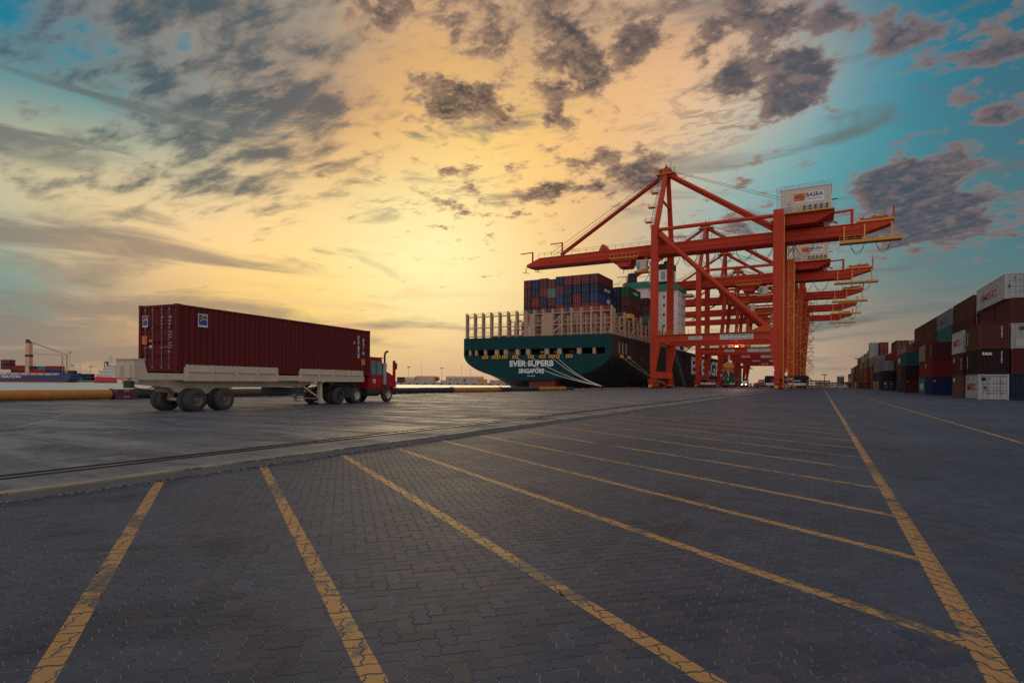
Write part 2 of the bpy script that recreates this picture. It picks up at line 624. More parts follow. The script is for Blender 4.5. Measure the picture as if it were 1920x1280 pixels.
def paving_material(name, near):
    m = bpy.data.materials.new(name)
    m.use_nodes = True
    t = m.node_tree
    b = t.nodes['Principled BSDF']
    k = NG(t)
    geo = k.n('ShaderNodeNewGeometry').outputs['Position']
    big = k.noise(geo, .16, 5, .6)
    mid = k.noise(geo, 1.3, 5, .65)
    fine = k.noise(geo, 60.0, 3, .7)
    tint = k.mix(k.step(big, .38, .62), (.056, .059, .082), (.079, .081, .104))
    tint = k.mix(k.m('MULTIPLY', k.step(k.noise(geo, .42, 4, .6, .4), .48, .66), .55), tint, (.078, .066, .080))
    if near:
        at_ = k.n('ShaderNodeAttribute', attribute_name='tone').outputs['Fac']
        rn = k.n('ShaderNodeObjectInfo').outputs['Random']
        rnd = k.m('FRACT', k.m('ADD', at_, k.m('MULTIPLY', rn, 7.31)))
        tint = k.mix(k.m('MULTIPLY', k.step(rnd, .72, .98), .55), tint, (.082, .060, .060))
        f = k.m('MULTIPLY_ADD', rnd, .30, .78)
    else:
        mp = k.n('ShaderNodeMapping')
        k.put(mp.inputs[0], geo)
        mp.inputs['Rotation'].default_value = (0, 0, R(-45))
        br = k.n('ShaderNodeTexBrick')
        k.put(br.inputs['Vector'], mp.outputs[0])
        br.inputs['Scale'].default_value = 1.0
        br.inputs['Brick Width'].default_value = .2
        br.inputs['Row Height'].default_value = .1
        br.inputs['Mortar Size'].default_value = .004
        br.inputs['Color1'].default_value = (.80, .80, .80, 1)
        br.inputs['Color2'].default_value = (1.06, 1.04, 1.04, 1)
        br.inputs['Mortar'].default_value = (1.3, 1.28, 1.25, 1)
        tint = k.mix(1.0, tint, br.outputs[0], 'MULTIPLY')
        f = 1.0
    f = k.m('MULTIPLY', f, k.m('MULTIPLY_ADD', fine, .7, .65))
    f = k.m('MULTIPLY', f, k.m('MULTIPLY_ADD', mid, .5, .75))
    # old wheel tracks and oil spots
    sp = k.noise(geo, .55, 6, .6, .8)
    f = k.m('MULTIPLY', f, k.step(sp, .54, .68, 1.0, .62))
    k.put(b.inputs['Base Color'], k.v('SCALE', tint, scale=f))
    k.put(b.inputs['Roughness'], k.m('MULTIPLY_ADD', mid, .25, .50))
    b.inputs['Specular IOR Level'].default_value = .24
    bp = k.n('ShaderNodeBump')
    bp.inputs['Strength'].default_value = .35
    bp.inputs['Distance'].default_value = .004 if near else .012
    k.put(bp.inputs['Height'], k.noise(geo, 45.0 if near else 9.0, 5, .7))
    k.put(b.inputs['Normal'], bp.outputs[0])
    return m


def joint_material():
    m = material('sandy paving joint', (.23, .225, .235), .9, var=.45, scale=5)
    return m


def apron_material(name, a, bcol, rough=.55):
    m = bpy.data.materials.new(name)
    m.use_nodes = True
    t = m.node_tree
    b = t.nodes['Principled BSDF']
    k = NG(t)
    geo = k.n('ShaderNodeNewGeometry').outputs['Position']

    def stretched(ang, sx, sy):
        mp = k.n('ShaderNodeMapping')
        k.put(mp.inputs[0], geo)
        mp.inputs['Rotation'].default_value = (0, 0, R(ang))
        mp.inputs['Scale'].default_value = (sx, sy, 1.0)
        return mp.outputs[0]
    streak = k.noise(stretched(-4, 1.0, .12), 1.5, 7, .70, .5)      # tyre tracks along the quay
    cross = k.noise(stretched(28, .22, 1.0), .8, 7, .68, .8)         # dried puddles and swept dust
    patch = k.noise(geo, .16, 6, .62, .5)
    fine = k.noise(geo, 14.0, 5, .72)
    c = k.mix(k.step(streak, .36, .64), a, bcol)
    c = k.mix(k.m('MULTIPLY', k.step(cross, .50, .60), .66), c, (.190, .176, .176))
    c = k.mix(k.m('MULTIPLY', k.step(cross, .47, .38), .65), c, (.040, .037, .046))
    c = k.mix(k.m('MULTIPLY', k.step(patch, .52, .66), .40), c, (.165, .150, .148))
    sc = k.noise(stretched(-6, 1.0, .20), 3.2, 5, .72, .3)
    c = k.mix(k.m('MULTIPLY', k.step(sc, .62, .65), .60), c, (.44, .41, .38))
    f = k.m('MULTIPLY_ADD', fine, .7, .65)
    k.put(b.inputs['Base Color'], k.v('SCALE', c, scale=f))
    k.put(b.inputs['Roughness'], k.m('ADD', k.step(cross, .40, .60, rough + .20, rough - .02), k.m('MULTIPLY', k.step(streak, .40, .62), -.08)))
    b.inputs['Specular IOR Level'].default_value = .45
    bp = k.n('ShaderNodeBump')
    bp.inputs['Strength'].default_value = .5
    bp.inputs['Distance'].default_value = .03
    k.put(bp.inputs['Height'], k.noise(geo, 3.0, 6, .7))
    k.put(b.inputs['Normal'], bp.outputs[0])
    return m


def paint_material(name, col, wear):
    """old road paint worn through to the paving"""
    m = bpy.data.materials.new(name)
    m.use_nodes = True
    t = m.node_tree
    b = t.nodes['Principled BSDF']
    k = NG(t)
    geo = k.n('ShaderNodeNewGeometry').outputs['Position']
    w = k.noise(geo, 5.0, 7, .7, .5)
    w2 = k.noise(geo, .7, 3, .5)
    n = k.noise(geo, 30, 4, .65)
    v = k.m('ADD', w, k.m('MULTIPLY', k.m('SUBTRACT', w2, .5), .9))
    c = k.v('SCALE', col, scale=k.m('MULTIPLY_ADD', n, .6, .7))
    c = k.mix(k.m('MULTIPLY', k.step(v, .66 - wear, .74 - wear), .80), c, (.085, .072, .060))
    k.put(b.inputs['Base Color'], c)
    b.inputs['Roughness'].default_value = .6
    return m


M['paver'] = paving_material('dark concrete paver', True)
M['paving_far'] = paving_material('dark block paving', False)
M['joint'] = joint_material()
M['apron'] = apron_material('worn asphalt apron', (.078, .074, .088), (.120, .112, .124))
M['strip'] = apron_material('pale concrete strip', (.115, .105, .105), (.165, .150, .145), .7)
M['line_yellow'] = paint_material('worn yellow road paint', (.44, .215, .062), .14)
M['line_white'] = paint_material('worn pale road paint', (.52, .46, .36), .10)
M['kerb_paint'] = paint_material('worn yellow kerb paint', (.33, .25, .16), .18)

# ---- pavers near the camera: herringbone at 45 degrees to the quay, wavy interlocking edges
U = .1
E1 = np.array([math.sqrt(.5), math.sqrt(.5)])
E2 = np.array([-math.sqrt(.5), math.sqrt(.5)])
ZNEAR, ZFAR = .9, 14.0
TRAP = [c2w(x, z) for x, z in ((-2.0, ZNEAR), (2.0, ZNEAR), (14.6, ZFAR), (-14.6, ZFAR))]
TRAP = clip(TRAP, -1, 0, -KERB_X)


def zig(p, q, amp):
    p, q = np.array(p, float), np.array(q, float)
    t = q - p
    nrm = np.array([-t[1], t[0]])
    # offsets are odd about the middle and fixed per direction, so neighbours share the curve
    s = 1 if (t[0] > 0 or t[1] > 0) else -1
    nrm = nrm * s
    fr = ((0, 0), (.28, amp), (.72, -amp)) if s > 0 else ((0, 0), (.28, -amp), (.72, amp))
    return [p + t * a + nrm * o for a, o in fr]


def paver_outline(horizontal):
    w, h = (2, 1) if horizontal else (1, 2)
    pts = []
    for i in range(w):
        pts += zig((i, 0), (i + 1, 0), .065)
    for j in range(h):
        pts += zig((w, j), (w, j + 1), .115)
    for i in range(w, 0, -1):
        pts += zig((i, h), (i - 1, h), .065)
    for j in range(h, 0, -1):
        pts += zig((0, j), (0, j - 1), .115)
    return np.array(pts) * U


def inset(P, dd):
    n = len(P)
    out = np.zeros_like(P)
    for i in range(n):
        a, b, c = P[i - 1], P[i], P[(i + 1) % n]
        t1, t2 = (b - a) / np.linalg.norm(b - a), (c - b) / np.linalg.norm(c - b)
        n1, n2 = np.array([-t1[1], t1[0]]), np.array([-t2[1], t2[0]])
        m_ = n1 + n2
        m_ /= max(.6, 1 + n1.dot(n2))
        out[i] = b + m_ * dd
    return out


PV = {}
for hz in (True, False):
    P0 = paver_outline(hz)
    top, rim = inset(P0, .0046), inset(P0, .0020)
    PV[hz] = [np.array([E1 * a + E2 * b for a, b in q]) for q in (top, rim)]

cells = []
span = int(22 / U)
for i in range(-span, span):
    for j in range(-span, span):
        k = (i - j) % 4
        if k not in (0, 3):
            continue
        hz = k == 0
        o = E1 * (i * U) + E2 * (j * U)
        c = o + (E1 * (U if hz else U / 2)) + (E2 * (U / 2 if hz else U))
        zc = -sn * c[0] + cs * c[1]
        xc = cs * c[0] + sn * c[1]
        if zc < ZNEAR - .15 or zc > ZFAR + .16 or abs(xc) > zc * .962 + 1.36 or c[0] < KERB_X - .02:
            continue
        cells.append((zc, xc, hz, o[0], o[1]))
cells.sort(key=lambda t: (0 if abs(t[1]) < t[0] * .92 and t[0] > 2.45 else 1, t[0]))
rng = np.random.default_rng(3)
yard = sheet('paved_yard', [TRAP], -.0034, 'joint')
NP = 18


def paver_mesh(hz):
    top, rim = PV[hz]
    v = [(x, y, 0) for x, y in top] + [(x, y, -.0028) for x, y in rim] + [(x, y, -.012) for x, y in rim]
    f = [tuple(range(NP))]
    for r in (0, NP):
        f += [(r + i, r + NP + i, r + NP + (i + 1) % NP, r + (i + 1) % NP) for i in range(NP)]
    me = bpy.data.meshes.new('paver')
    me.from_pydata(v, [], f)
    me.materials.append(M['paver'])
    return me


PM = {h: paver_mesh(h) for h in (True, False)}
heights = {}
for n_, (zc, xc, hz, ox, oy) in enumerate(cells[:300]):
    hh = float(rng.normal(0, .0009))
    heights[(ox, oy)] = hh
    link('paver', PM[hz], yard, (ox, oy, hh))
rest = cells[300:]
vs, ls, st_, tn = [], [], [], []
base = 0
loops = []
for (zc, xc, hz, ox, oy) in rest:
    top, rim = PV[hz]
    hh = float(rng.normal(0, .0009))
    heights[(ox, oy)] = hh
    a = np.column_stack([top + (ox, oy), np.full(NP, hh)])
    b_ = np.column_stack([rim + (ox, oy), np.full(NP, hh - .0055)])
    vs.append(a)
    vs.append(b_)
    loops.append(np.arange(NP) + base)
    i0 = np.arange(NP)
    i1 = (i0 + 1) % NP
    loops.append((np.column_stack([i0, i0 + NP, i1 + NP, i1]) + base).ravel())
    tn.append(np.full(2 * NP, rng.random()))
    base += 2 * NP
vs = np.vstack(vs)
loops = np.concatenate(loops)
cnt = np.tile(np.array([NP] + [4] * NP), len(rest))
start = np.concatenate([[0], np.cumsum(cnt)[:-1]])
me = bpy.data.meshes.new('pavers')
me.vertices.add(len(vs))
me.vertices.foreach_set('co', vs.ravel())
me.loops.add(len(loops))
me.loops.foreach_set('vertex_index', loops.astype(np.int32))
me.polygons.add(len(cnt))
me.polygons.foreach_set('loop_start', start.astype(np.int32))
me.polygons.foreach_set('loop_total', cnt.astype(np.int32))
at_ = me.attributes.new('tone', 'FLOAT', 'POINT')
at_.data.foreach_set('value', np.concatenate(tn))
me.materials.append(M['paver'])
me.update(calc_edges=True)
me.shade_flat()
me.validate()
tag(link('pavers', me, yard), kind='stuff')

# ---- the rest of the yard: four pieces round the near field
BIG = 4500
half = [(KERB_X, -60), (BIG, -60), (BIG, BIG), (KERB_X, BIG)]
fx, fy = -sn, cs                       # camera forward, so z = fx*x + fy*y
pieces = [clip(half, -fx, -fy, -ZFAR), clip(half, fx, fy, ZNEAR)]
midp = clip(clip(half, fx, fy, ZFAR), -fx, -fy, -ZNEAR)
k_ = (14.6 - 2.0) / (ZFAR - ZNEAR)     # |x| = 2 + k (z - ZNEAR)
ax, ay, a0 = cs - k_ * fx, sn - k_ * fy, 2.0 - k_ * ZNEAR
pieces.append(clip(midp, -ax, -ay, -a0))
bx_, by_ = -cs - k_ * fx, -sn - k_ * fy
pieces.append(clip(midp, -bx_, -by_, -a0))
sheet('block_paving', pieces, -.002, 'paving_far')

# ---- painted lines
NEARCELLS = [(ox, oy, hz) for (zc, xc, hz, ox, oy) in cells]


def road_line(p, q, w, mat, name='painted_line', drop=0.0, z=0.0):
    """a stripe from p to q: cut to the block tops where the blocks are built, a flat strip beyond"""
    p, q = Vector(p[:2]), Vector(q[:2])
    t = (q - p).normalized()
    n = Vector((-t.y, t.x))
    L = (q - p).length
    b = MB()
    hp = [(n.x, n.y, n.dot(p) + w / 2), (-n.x, -n.y, -n.dot(p) + w / 2), (-t.x, -t.y, -t.dot(p)), (t.x, t.y, t.dot(q))]
    if z == 0.0:
        for ox, oy, hz in NEARCELLS:
            c = Vector((ox, oy + .1)) - p
            if abs(c.dot(n)) > w / 2 + .25 or not (-.3 < c.dot(t) < L + .3):
                continue
            poly = [(x + ox, y + oy) for x, y in PV[hz][0]]
            for h_ in hp:
                poly = clip(poly, *h_)
                if len(poly) < 3:
                    break
            poly = [p_ for i_, p_ in enumerate(poly) if abs(p_[0] - poly[i_ - 1][0]) + abs(p_[1] - poly[i_ - 1][1]) > 2e-4]
            area = abs(sum(poly[i_ - 1][0] * p_[1] - p_[0] * poly[i_ - 1][1] for i_, p_ in enumerate(poly))) / 2 if len(poly) > 2 else 0
            if len(poly) >= 3 and area > 2e-4:
                hh = heights[(ox, oy)] + .0014 - drop
                b.add([(x, y, hh) for x, y in poly], [tuple(range(len(poly)))])
    # beyond the built blocks
    seg = [tuple(p + n * (w / 2)), tuple(p - n * (w / 2)), tuple(q - n * (w / 2)), tuple(q + n * (w / 2))]
    far = [seg] if z else [clip(seg, -fx, -fy, -ZFAR)]
    for f_ in far:
        if len(f_) >= 3:
            b.add([(x, y, z + .004 - drop * 2) for x, y in f_], [tuple(range(len(f_)))])
    if not b.V:
        return None
    return tag(b.build(name, mat), kind='structure')


LX = (ground(1880, 1280).x + ground(1640, 885).x) / 2
road_line((LX, 2.2), (LX, 330), .135, 'line_yellow')
road_line((4.35, 8), (4.35, 330), .12, 'line_yellow')
KX = KERB_X + .12
HATCH = [((297, 907), (75, 1280)), ((500, 886), (705, 1280)), ((658, 862), (1340, 1280)), ((768, 848), (1830, 1212)), ((860, 833), (1735, 1050)),
         ((940, 824), (1680, 967)), ((990, 810), (1648, 915)), ((1045, 800), (1632, 881))]


def hatch(p, q, w=.115, x0=None, x1=None):
    """stripe through p and q, run from x0 (kerb) to x1 (main line)"""
    m_ = (q.y - p.y) / (q.x - p.x)
    x0 = KX if x0 is None else x0
    x1 = LX - .05 if x1 is None else x1
    road_line((x0, p.y + m_ * (x0 - p.x)), (x1, p.y + m_ * (x1 - p.x)), w, 'line_yellow', drop=.0008)


for i, (pa, pb) in enumerate(HATCH):
    p, q = ground(*pa), ground(*pb)
    if i == 6:
        hatch(p, q, .11, None, -4.6)
        hatch(p, q + Vector((0, .03, 0)), .11, -4.2)
    else:
        hatch(p, q, .115, KX + (.25 * random.random() if i > 4 else 0))
for px, py in ((1616, 857), (1607, 840), (1598, 826), (1591, 815), (1585, 806), (1581, 798), (1577, 792), (1573, 787), (1570, 782), (1567, 777), (1564, 772), (1561, 767)):
    q = ground(px, py)
    hatch(q + Vector((-1, .665, 0)), q, .115, KX + .6 * random.random())

# ---- kerb, rail strip, apron, quay wall, water
b = MB()
b.box(KERB_X - .26, KERB_X, -40, 420, -.4, APZ + .004)
kerb = tag(b.build('kerb', 'concrete'), kind='structure')
b = MB()                                # chipped yellow paint along the kerb's edge
y = -6.0
while y < 90:
    ln = random.uniform(.9, 2.6)
    if random.random() < .86:
        b.box(KERB_X - .115 + random.uniform(-.02, .02), KERB_X + .0025, y, y + ln, APZ - .02, APZ + .0065)
    y += ln + random.choice((0.012, .012, .4))
b.build('kerb_paint', 'kerb_paint', kerb)
b = MB()                                # broken mortar and dirt at the kerb foot
rr = random.Random(5)
for i in range(900):
    y = -2 + 42 * rr.random() ** 1.6
    s_ = rr.uniform(.008, .035)
    x = KERB_X + rr.random() ** 2 * .22
    b.bar((x, y, -.004), (x + s_, y + s_ * rr.uniform(-1, 1), s_ * .5), s_, s_ * .7)
tag(b.build('kerb_gravel', 'concrete'), kind='stuff')

strip = MB()
strip.box(RAIL_X + .14, KERB_X - .262, -40, 420, -.4, APZ)
tag(strip.build('concrete_strip', 'strip'), kind='structure')
b = MB()
b.box(RAIL_X - .27, RAIL_X + .14, -40, 420, -.4, APZ - .13)
b.box(RAIL_X - .30, RAIL_X - .268, -40, 420, -.3, APZ + .004)
b.box(RAIL_X + .138, RAIL_X + .16, -40, 420, -.3, APZ + .004)
tag(b.build('rail_groove', 'dark'), kind='structure')
b = MB()
b.box(RAIL_X - .036, RAIL_X + .036, -40, 420, APZ - .06, APZ + .012)
b.box(RAIL_X - .012, RAIL_X + .012, -40, 420, APZ - .13, APZ - .06)
tag(b.build('crane_rail', material('worn rail steel', (.20, .17, .15), .35, .8, .3)), kind='structure')

b = MB()
b.add([(QUAY_X + .9, -260, APZ), (RAIL_X - .27, -260, APZ), (RAIL_X - .27, 900, APZ), (QUAY_X + .9, 900, APZ)], [(0, 1, 2, 3)])
b.add([(RAIL_X - .27, -260, APZ), (RAIL_X - .27, 900, APZ), (RAIL_X - .27, 900, -.4), (RAIL_X - .27, -260, -.4)], [(0, 1, 2, 3)])
tag(b.build('asphalt_apron', 'apron'), kind='structure')
b = MB()
b.box(QUAY_X, QUAY_X + .9, -260, 900, -6, APZ + .002)
tag(b.build('quay_wall', 'concrete'), kind='structure')
WSX = RAIL_X - 30
b = MB()
b.box(WSX - .036, WSX + .036, 90, 420, APZ - .06, APZ + .012)
tag(b.build('crane_rail', M['dark']), kind='structure')

m = bpy.data.materials.new('harbour water')
m.use_nodes = True
k = NG(m.node_tree)
pb = m.node_tree.nodes['Principled BSDF']
geo = k.n('ShaderNodeNewGeometry').outputs['Position']
k.put(pb.inputs['Base Color'], k.mix(k.step(k.noise(geo, .02, 4, .6), .35, .65), (.40, .46, .40), (.52, .56, .49)))
pb.inputs['Roughness'].default_value = .34
pb.inputs['Specular IOR Level'].default_value = .4
bp = k.n('ShaderNodeBump')
bp.inputs['Strength'].default_value = .55
bp.inputs['Distance'].default_value = .25
k.put(bp.inputs['Height'], k.noise(geo, .55, 6, .6, .4))
k.put(pb.inputs['Normal'], bp.outputs[0])
sheet('water', [[(-4000, -3500), (QUAY_X + .4, -3500), (QUAY_X + .4, 4000), (-4000, 4000)]], WATER_Z, m)

# double wheel-guide lines and scraps of old paint on the apron
for (a_, b__, w_) in (((0, 787), (345, 770), .10), ((0, 804), (330, 786.5), .10), ((30, 801), (120, 784), .07), ((100, 782), (160, 771), .07),
                      ((440, 779), (590, 768.5), .09), ((480, 778), (560, 772), .08), ((0, 776), (120, 771.5), .08), ((100, 762), (230, 757), .10),
                      ((0, 766), (90, 762), .08)):
    p_, q_ = ground(*a_, APZ), ground(*b__, APZ)
    road_line(p_, q_, w_, 'line_white', z=APZ + random.uniform(0, .004))
for i in range(70):                     # short pale dashes by the water-side rail
    px = random.uniform(5, 1000)
    p_ = ground(px, 748 + (1 - px / 1000) * 10 + random.uniform(-3, 12), APZ)
    q_ = p_ + Vector((random.uniform(-.15, .05), random.uniform(.4, 1.4), 0))
    road_line(p_, q_, random.uniform(.05, .14), 'line_white', z=APZ + .005 + i * .0001)
# ================================================================ shipping containers
COLS = dict(maroon=(.125, .018, .017), red=(.26, .022, .018), brown=(.145, .036, .022), navy=(.017, .025, .062), blue=(.024, .05, .16), teal=(.03, .16, .16),
            green=(.016, .12, .04), white=(.60, .57, .53), grey=(.28, .29, .28), orange=(.42, .11, .02), beige=(.42, .33, .22), lightblue=(.035, .11, .14),
            darkbrown=(.040, .012, .011), pink=(.22, .075, .075), palegreen=(.11, .22, .15))
CM = {}


def container_meshes(L, Wd, H, lod):
    """shared shell and door meshes; doors at the -y end, origin at the middle of the floor"""
    key = (L, Wd, H, lod)
    if key in CM:
        return CM[key]
    b = MB()
    w, l = Wd / 2, L / 2
    cp = .16
    # corner posts, rails
    for sx in (-1, 1):
        for sy in (-1, 1):
            x0, y0 = sx * w, sy * l
            b.box(min(x0, x0 - sx * cp), max(x0, x0 - sx * cp), min(y0, y0 - sy * cp), max(y0, y0 - sy * cp), 0, H)
            for z0, z1 in ((-.006, .115), (H - .115, H + .006)):
                xa, ya = x0 + sx * .006, y0 + sy * .006
                b.box(min(xa, xa - sx * .18), max(xa, xa - sx * .18), min(ya, ya - sy * .19), max(ya, ya - sy * .19), z0, z1)
        b.box(min(sx * w, sx * (w - .06)), max(sx * w, sx * (w - .06)), -l + cp, l - cp, .03, .17)
        b.box(min(sx * w, sx * (w - .06)), max(sx * w, sx * (w - .06)), -l + cp, l - cp, H - .08, H - .01)
    for sy in (-1, 1):
        a, c = sorted((sy * l, sy * (l - .06)))
        b.box(-w + cp, w - cp, a, c, .03, .17)
        b.box(-w + cp, w - cp, a, c, H - .12, H - .01)
    b.add([(-w + .03, -l + .03, H - .03), (w - .03, -l + .03, H - .03), (w - .03, l - .03, H - .03), (-w + .03, l - .03, H - .03)], [(0, 1, 2, 3)])
    b.add([(-w + .03, -l + .03, .05), (w - .03, -l + .03, .05), (w - .03, l - .03, .05), (-w + .03, l - .03, .05)], [(0, 3, 2, 1)])

    def corr(pts_fn, a0, a1, pitch):
        n = max(3, round((a1 - a0) / pitch))
        p = (a1 - a0) / n
        prof = []
        for i in range(n):
            s0 = a0 + i * p
            prof += [(s0, .012), (s0 + p * .26, .012), (s0 + p * .5, .048), (s0 + p * .76, .048)]
        prof.append((a1, .012))
        vs = [pts_fn(s_, d_, z_) for s_, d_ in prof for z_ in (.15, H - .07)]
        fs = [(2 * i, 2 * i + 2, 2 * i + 3, 2 * i + 1) for i in range(len(prof) - 1)]
        b.add(vs, fs)
    if lod == 0:
        corr(lambda s_, d_, z_: (w - d_, s_, z_), -l + cp, l - cp, .28)
        corr(lambda s_, d_, z_: (-w + d_, s_, z_), -l + cp, l - cp, .28)
        corr(lambda s_, d_, z_: (s_, l - d_, z_), -w + cp, w - cp, .26)
    else:
        corr(lambda s_, d_, z_: (w - d_, s_, z_), -l + cp, l - cp, .56)
        corr(lambda s_, d_, z_: (-w + d_, s_, z_), -l + cp, l - cp, .56)
        b.box(-w + cp, w - cp, l - .05, l - .03, .15, H - .1)
    me = b.build('shell', 'box').data
    bpy.data.objects.remove(bpy.data.objects[-1] if False else [o for o in bpy.data.objects if o.data == me][0])
    doors = []
    for sx in (-1, 1):
        dm = MB()
        x0, x1 = sorted((sx * .012, sx * (w - cp - .005)))
        y0 = -l + .075
        # pressed panel with three horizontal ribs
        zz = [.18, .56, .70, 1.12, 1.26, 1.74, 1.88, H - .13] if lod == 0 else [.18, H - .13]
        for i in range(0, len(zz), 2):
            dm.box(x0, x1, y0 - .035, y0 + .02, zz[i], zz[i + 1])
        if lod == 0:
            dm.box(x0 + .01, x1 - .01, y0 + .005, y0 + .018, .19, H - .14)
        xw = x1 - x0
        for fr in (.24, .70):
            xb = x0 + xw * fr
            dm.tube((xb, y0 - .06, .12), (xb, y0 - .06, H - .08), .024, 6, 1)
            for zc in (.2, H * .36, H * .66, H - .2):
                dm.box(xb - .06, xb + .06, y0 - .085, y0 - .03, zc - .035, zc + .035, 1)
        hx = x0 + xw * .24
        dm.box(hx, hx + xw * .42, y0 - .08, y0 - .055, 1.0, 1.04, 1)
        for zc in (.35, .95, 1.55, 2.15):
            xe = x1 if sx > 0 else x0
            dm.box(xe - .06, xe + .06, y0 - .045, y0 - .028, zc, zc + .1)
        o = dm.build('door', ['box', 'grey'])
        doors.append(o.data)
        bpy.data.objects.remove(o)
    CM[key] = (me, doors)
    return CM[key]


def container(label, colour, loc, rz=0.0, L=6.06, Wd=2.44, H=2.59, group=None, lod=0, doors=True, jitter=True, name='shipping_container'):
    me, dd = container_meshes(L, Wd, H, lod)
    o = link(name, me, None, loc, rz)
    c = COLS[colour]
    f = random.uniform(.85, 1.15) if jitter else 1.0
    o.color = (c[0] * f, c[1] * f, c[2] * f, 1)
    tag(o, label, 'container', group)
    if doors:
        for dm in dd:
            k = link('door', dm, o)
            k.color = o.color
    return o


def sticker(parent, mat, x0, x1, y, z0, z1, face='y', name='marking', t=.006):
    """thin printed plate: face 'y' looks to -y at y, face 'x' / '-x' looks along x at x=y"""
    b = MB()
    if face == 'y':
        b.box(x0, x1, y - t, y, z0, z1)
    elif face == 'x':
        b.box(y, y + t, x0, x1, z0, z1)
    else:
        b.box(y - t, y, x0, x1, z0, z1)
    return b.build(name, mat, parent)


# ================================================================ the road train
TRK = Vector((-23.75, 13.45, APZ))
TRZ = R(6.6)
CW, CH, CL = 2.25, 2.75, 12.75
CZ = 1.60                                   # container floor above the apron
mt = Matrix.Translation(TRK) @ Matrix.Rotation(TRZ, 4, 'Z')
tc_ = container('dark red forty-foot container riding on the beige trailer behind the red tractor', 'maroon', mt @ Vector((0, CL / 2, CZ)), TRZ, CL, CW, CH, jitter=False)
tc_.color = (.135, .013, .012, 1)
for ch in tc_.children:
    ch.color = tc_.color
w_, l_ = CW / 2, CL / 2
for ch in tc_.children:
    ch.data.materials[1] = M['lock_bar']
yd = -l_ + .03
# logo plates, one on the side and one on a door: blue square with two yellow sweeps on white
for fc in ('x', 'y'):
    if fc == 'x':
        c0, wid, hgt, z0 = -l_ + .94, .46, .54, 1.92
        pl = sticker(tc_, 'print_white', c0, c0 + wid, w_ + .004, z0, z0 + hgt, 'x', 'logo_plate')
        q = MB()
        q.box(w_ + .0115, w_ + .0125, c0 + .03, c0 + wid - .03, z0 + .07, z0 + hgt - .03)
        q.build('logo_field', 'print_blue', pl)
        for k, zb in enumerate((z0 + .22, z0 + .36)):
            q = MB()
            pts = [(c0 + .10 + k * .04, zb), (c0 + .24, zb + .09), (c0 + .40, zb + .07), (c0 + .40, zb + .12), (c0 + .22, zb + .14), (c0 + .10 + k * .04, zb + .05)]
            q.prism(pts, 'x', w_ + .0130, w_ + .0145)
            q.build('logo_sweep', 'print_yellow', pl)
    else:
        x0, z0 = -w_ + .22, 1.86
        pl = sticker(tc_, 'print_white', x0, x0 + .32, yd - .02, z0, z0 + .46, 'y', 'logo_plate')
        q = MB()
        q.box(x0 + .02, x0 + .30, yd - .0285, yd - .0275, z0 + .06, z0 + .44)
        q.build('logo_field', 'print_blue', pl)
        q = MB()
        q.prism([(x0 + .05, z0 + .2), (x0 + .17, z0 + .3), (x0 + .28, z0 + .28), (x0 + .28, z0 + .35), (x0 + .15, z0 + .36), (x0 + .05, z0 + .26)], 'y', yd - .0305, yd - .029)
        q.build('logo_sweep', 'print_yellow', pl)
sticker(tc_, 'print_orange', -w_ + .2, -w_ + .5, yd - .02, 1.15, 1.5, 'y')
sticker(tc_, 'print_orange', -w_ + .62, -w_ + .8, yd - .02, 1.24, 1.34, 'y')
sticker(tc_, 'print_white', -w_ + .66, -w_ + .84, yd - .02, .98, 1.10, 'y')
for zc, hh, ww in ((2.2, .10, .30), (2.05, .10, .22), (1.93, .08, .22), (1.62, .05, .34), (1.5, .05, .34), (1.40, .05, .30), (1.18, .045, .36), (1.08, .045, .36), (.99, .045, .36), (.80, .10, .16), (.2, .05, .16)):
    sticker(tc_, 'print_grey', .62, .62 + ww * .7, yd - .022, zc, zc + hh * .7, 'y')
    if zc > 1.9:
        sticker(tc_, 'print_grey', .18, .18 + ww * .5, yd - .022, zc, zc + hh * .7, 'y')
lettering('CLHU 4821756', 'print_white', tc_, (w_ + .002, l_ - 1.12, 1.72), (0, 0, -1), (0, 1, 0), .14, 1.35)
lettering('45G1', 'print_white', tc_, (w_ + .002, l_ - .66, 2.0), (0, 0, -1), (0, 1, 0), .10, .5)
lettering('H', 'print_white', tc_, (w_ + .002, l_ - .66, 1.36), (0, 1, 0), (0, 0, 1), .16)
q = MB()
q.prism([(l_ - 1.66, 1.86), (l_ - 1.36, 1.86), (l_ - 1.51, 2.08)], 'x', w_ + .002, w_ + .008)
q.build('warning_triangle', 'print_orange', tc_)
q = MB()
q.prism([(l_ - .74, 1.58), (l_ - .58, 1.58), (l_ - .66, 1.74)], 'x', w_ + .002, w_ + .008)
q.build('warning_triangle', 'print_orange', tc_)
sticker(tc_, 'print_orange', l_ - .86, l_ - .50, w_ + .002, .66, 1.02, 'x', 'warning_plate')

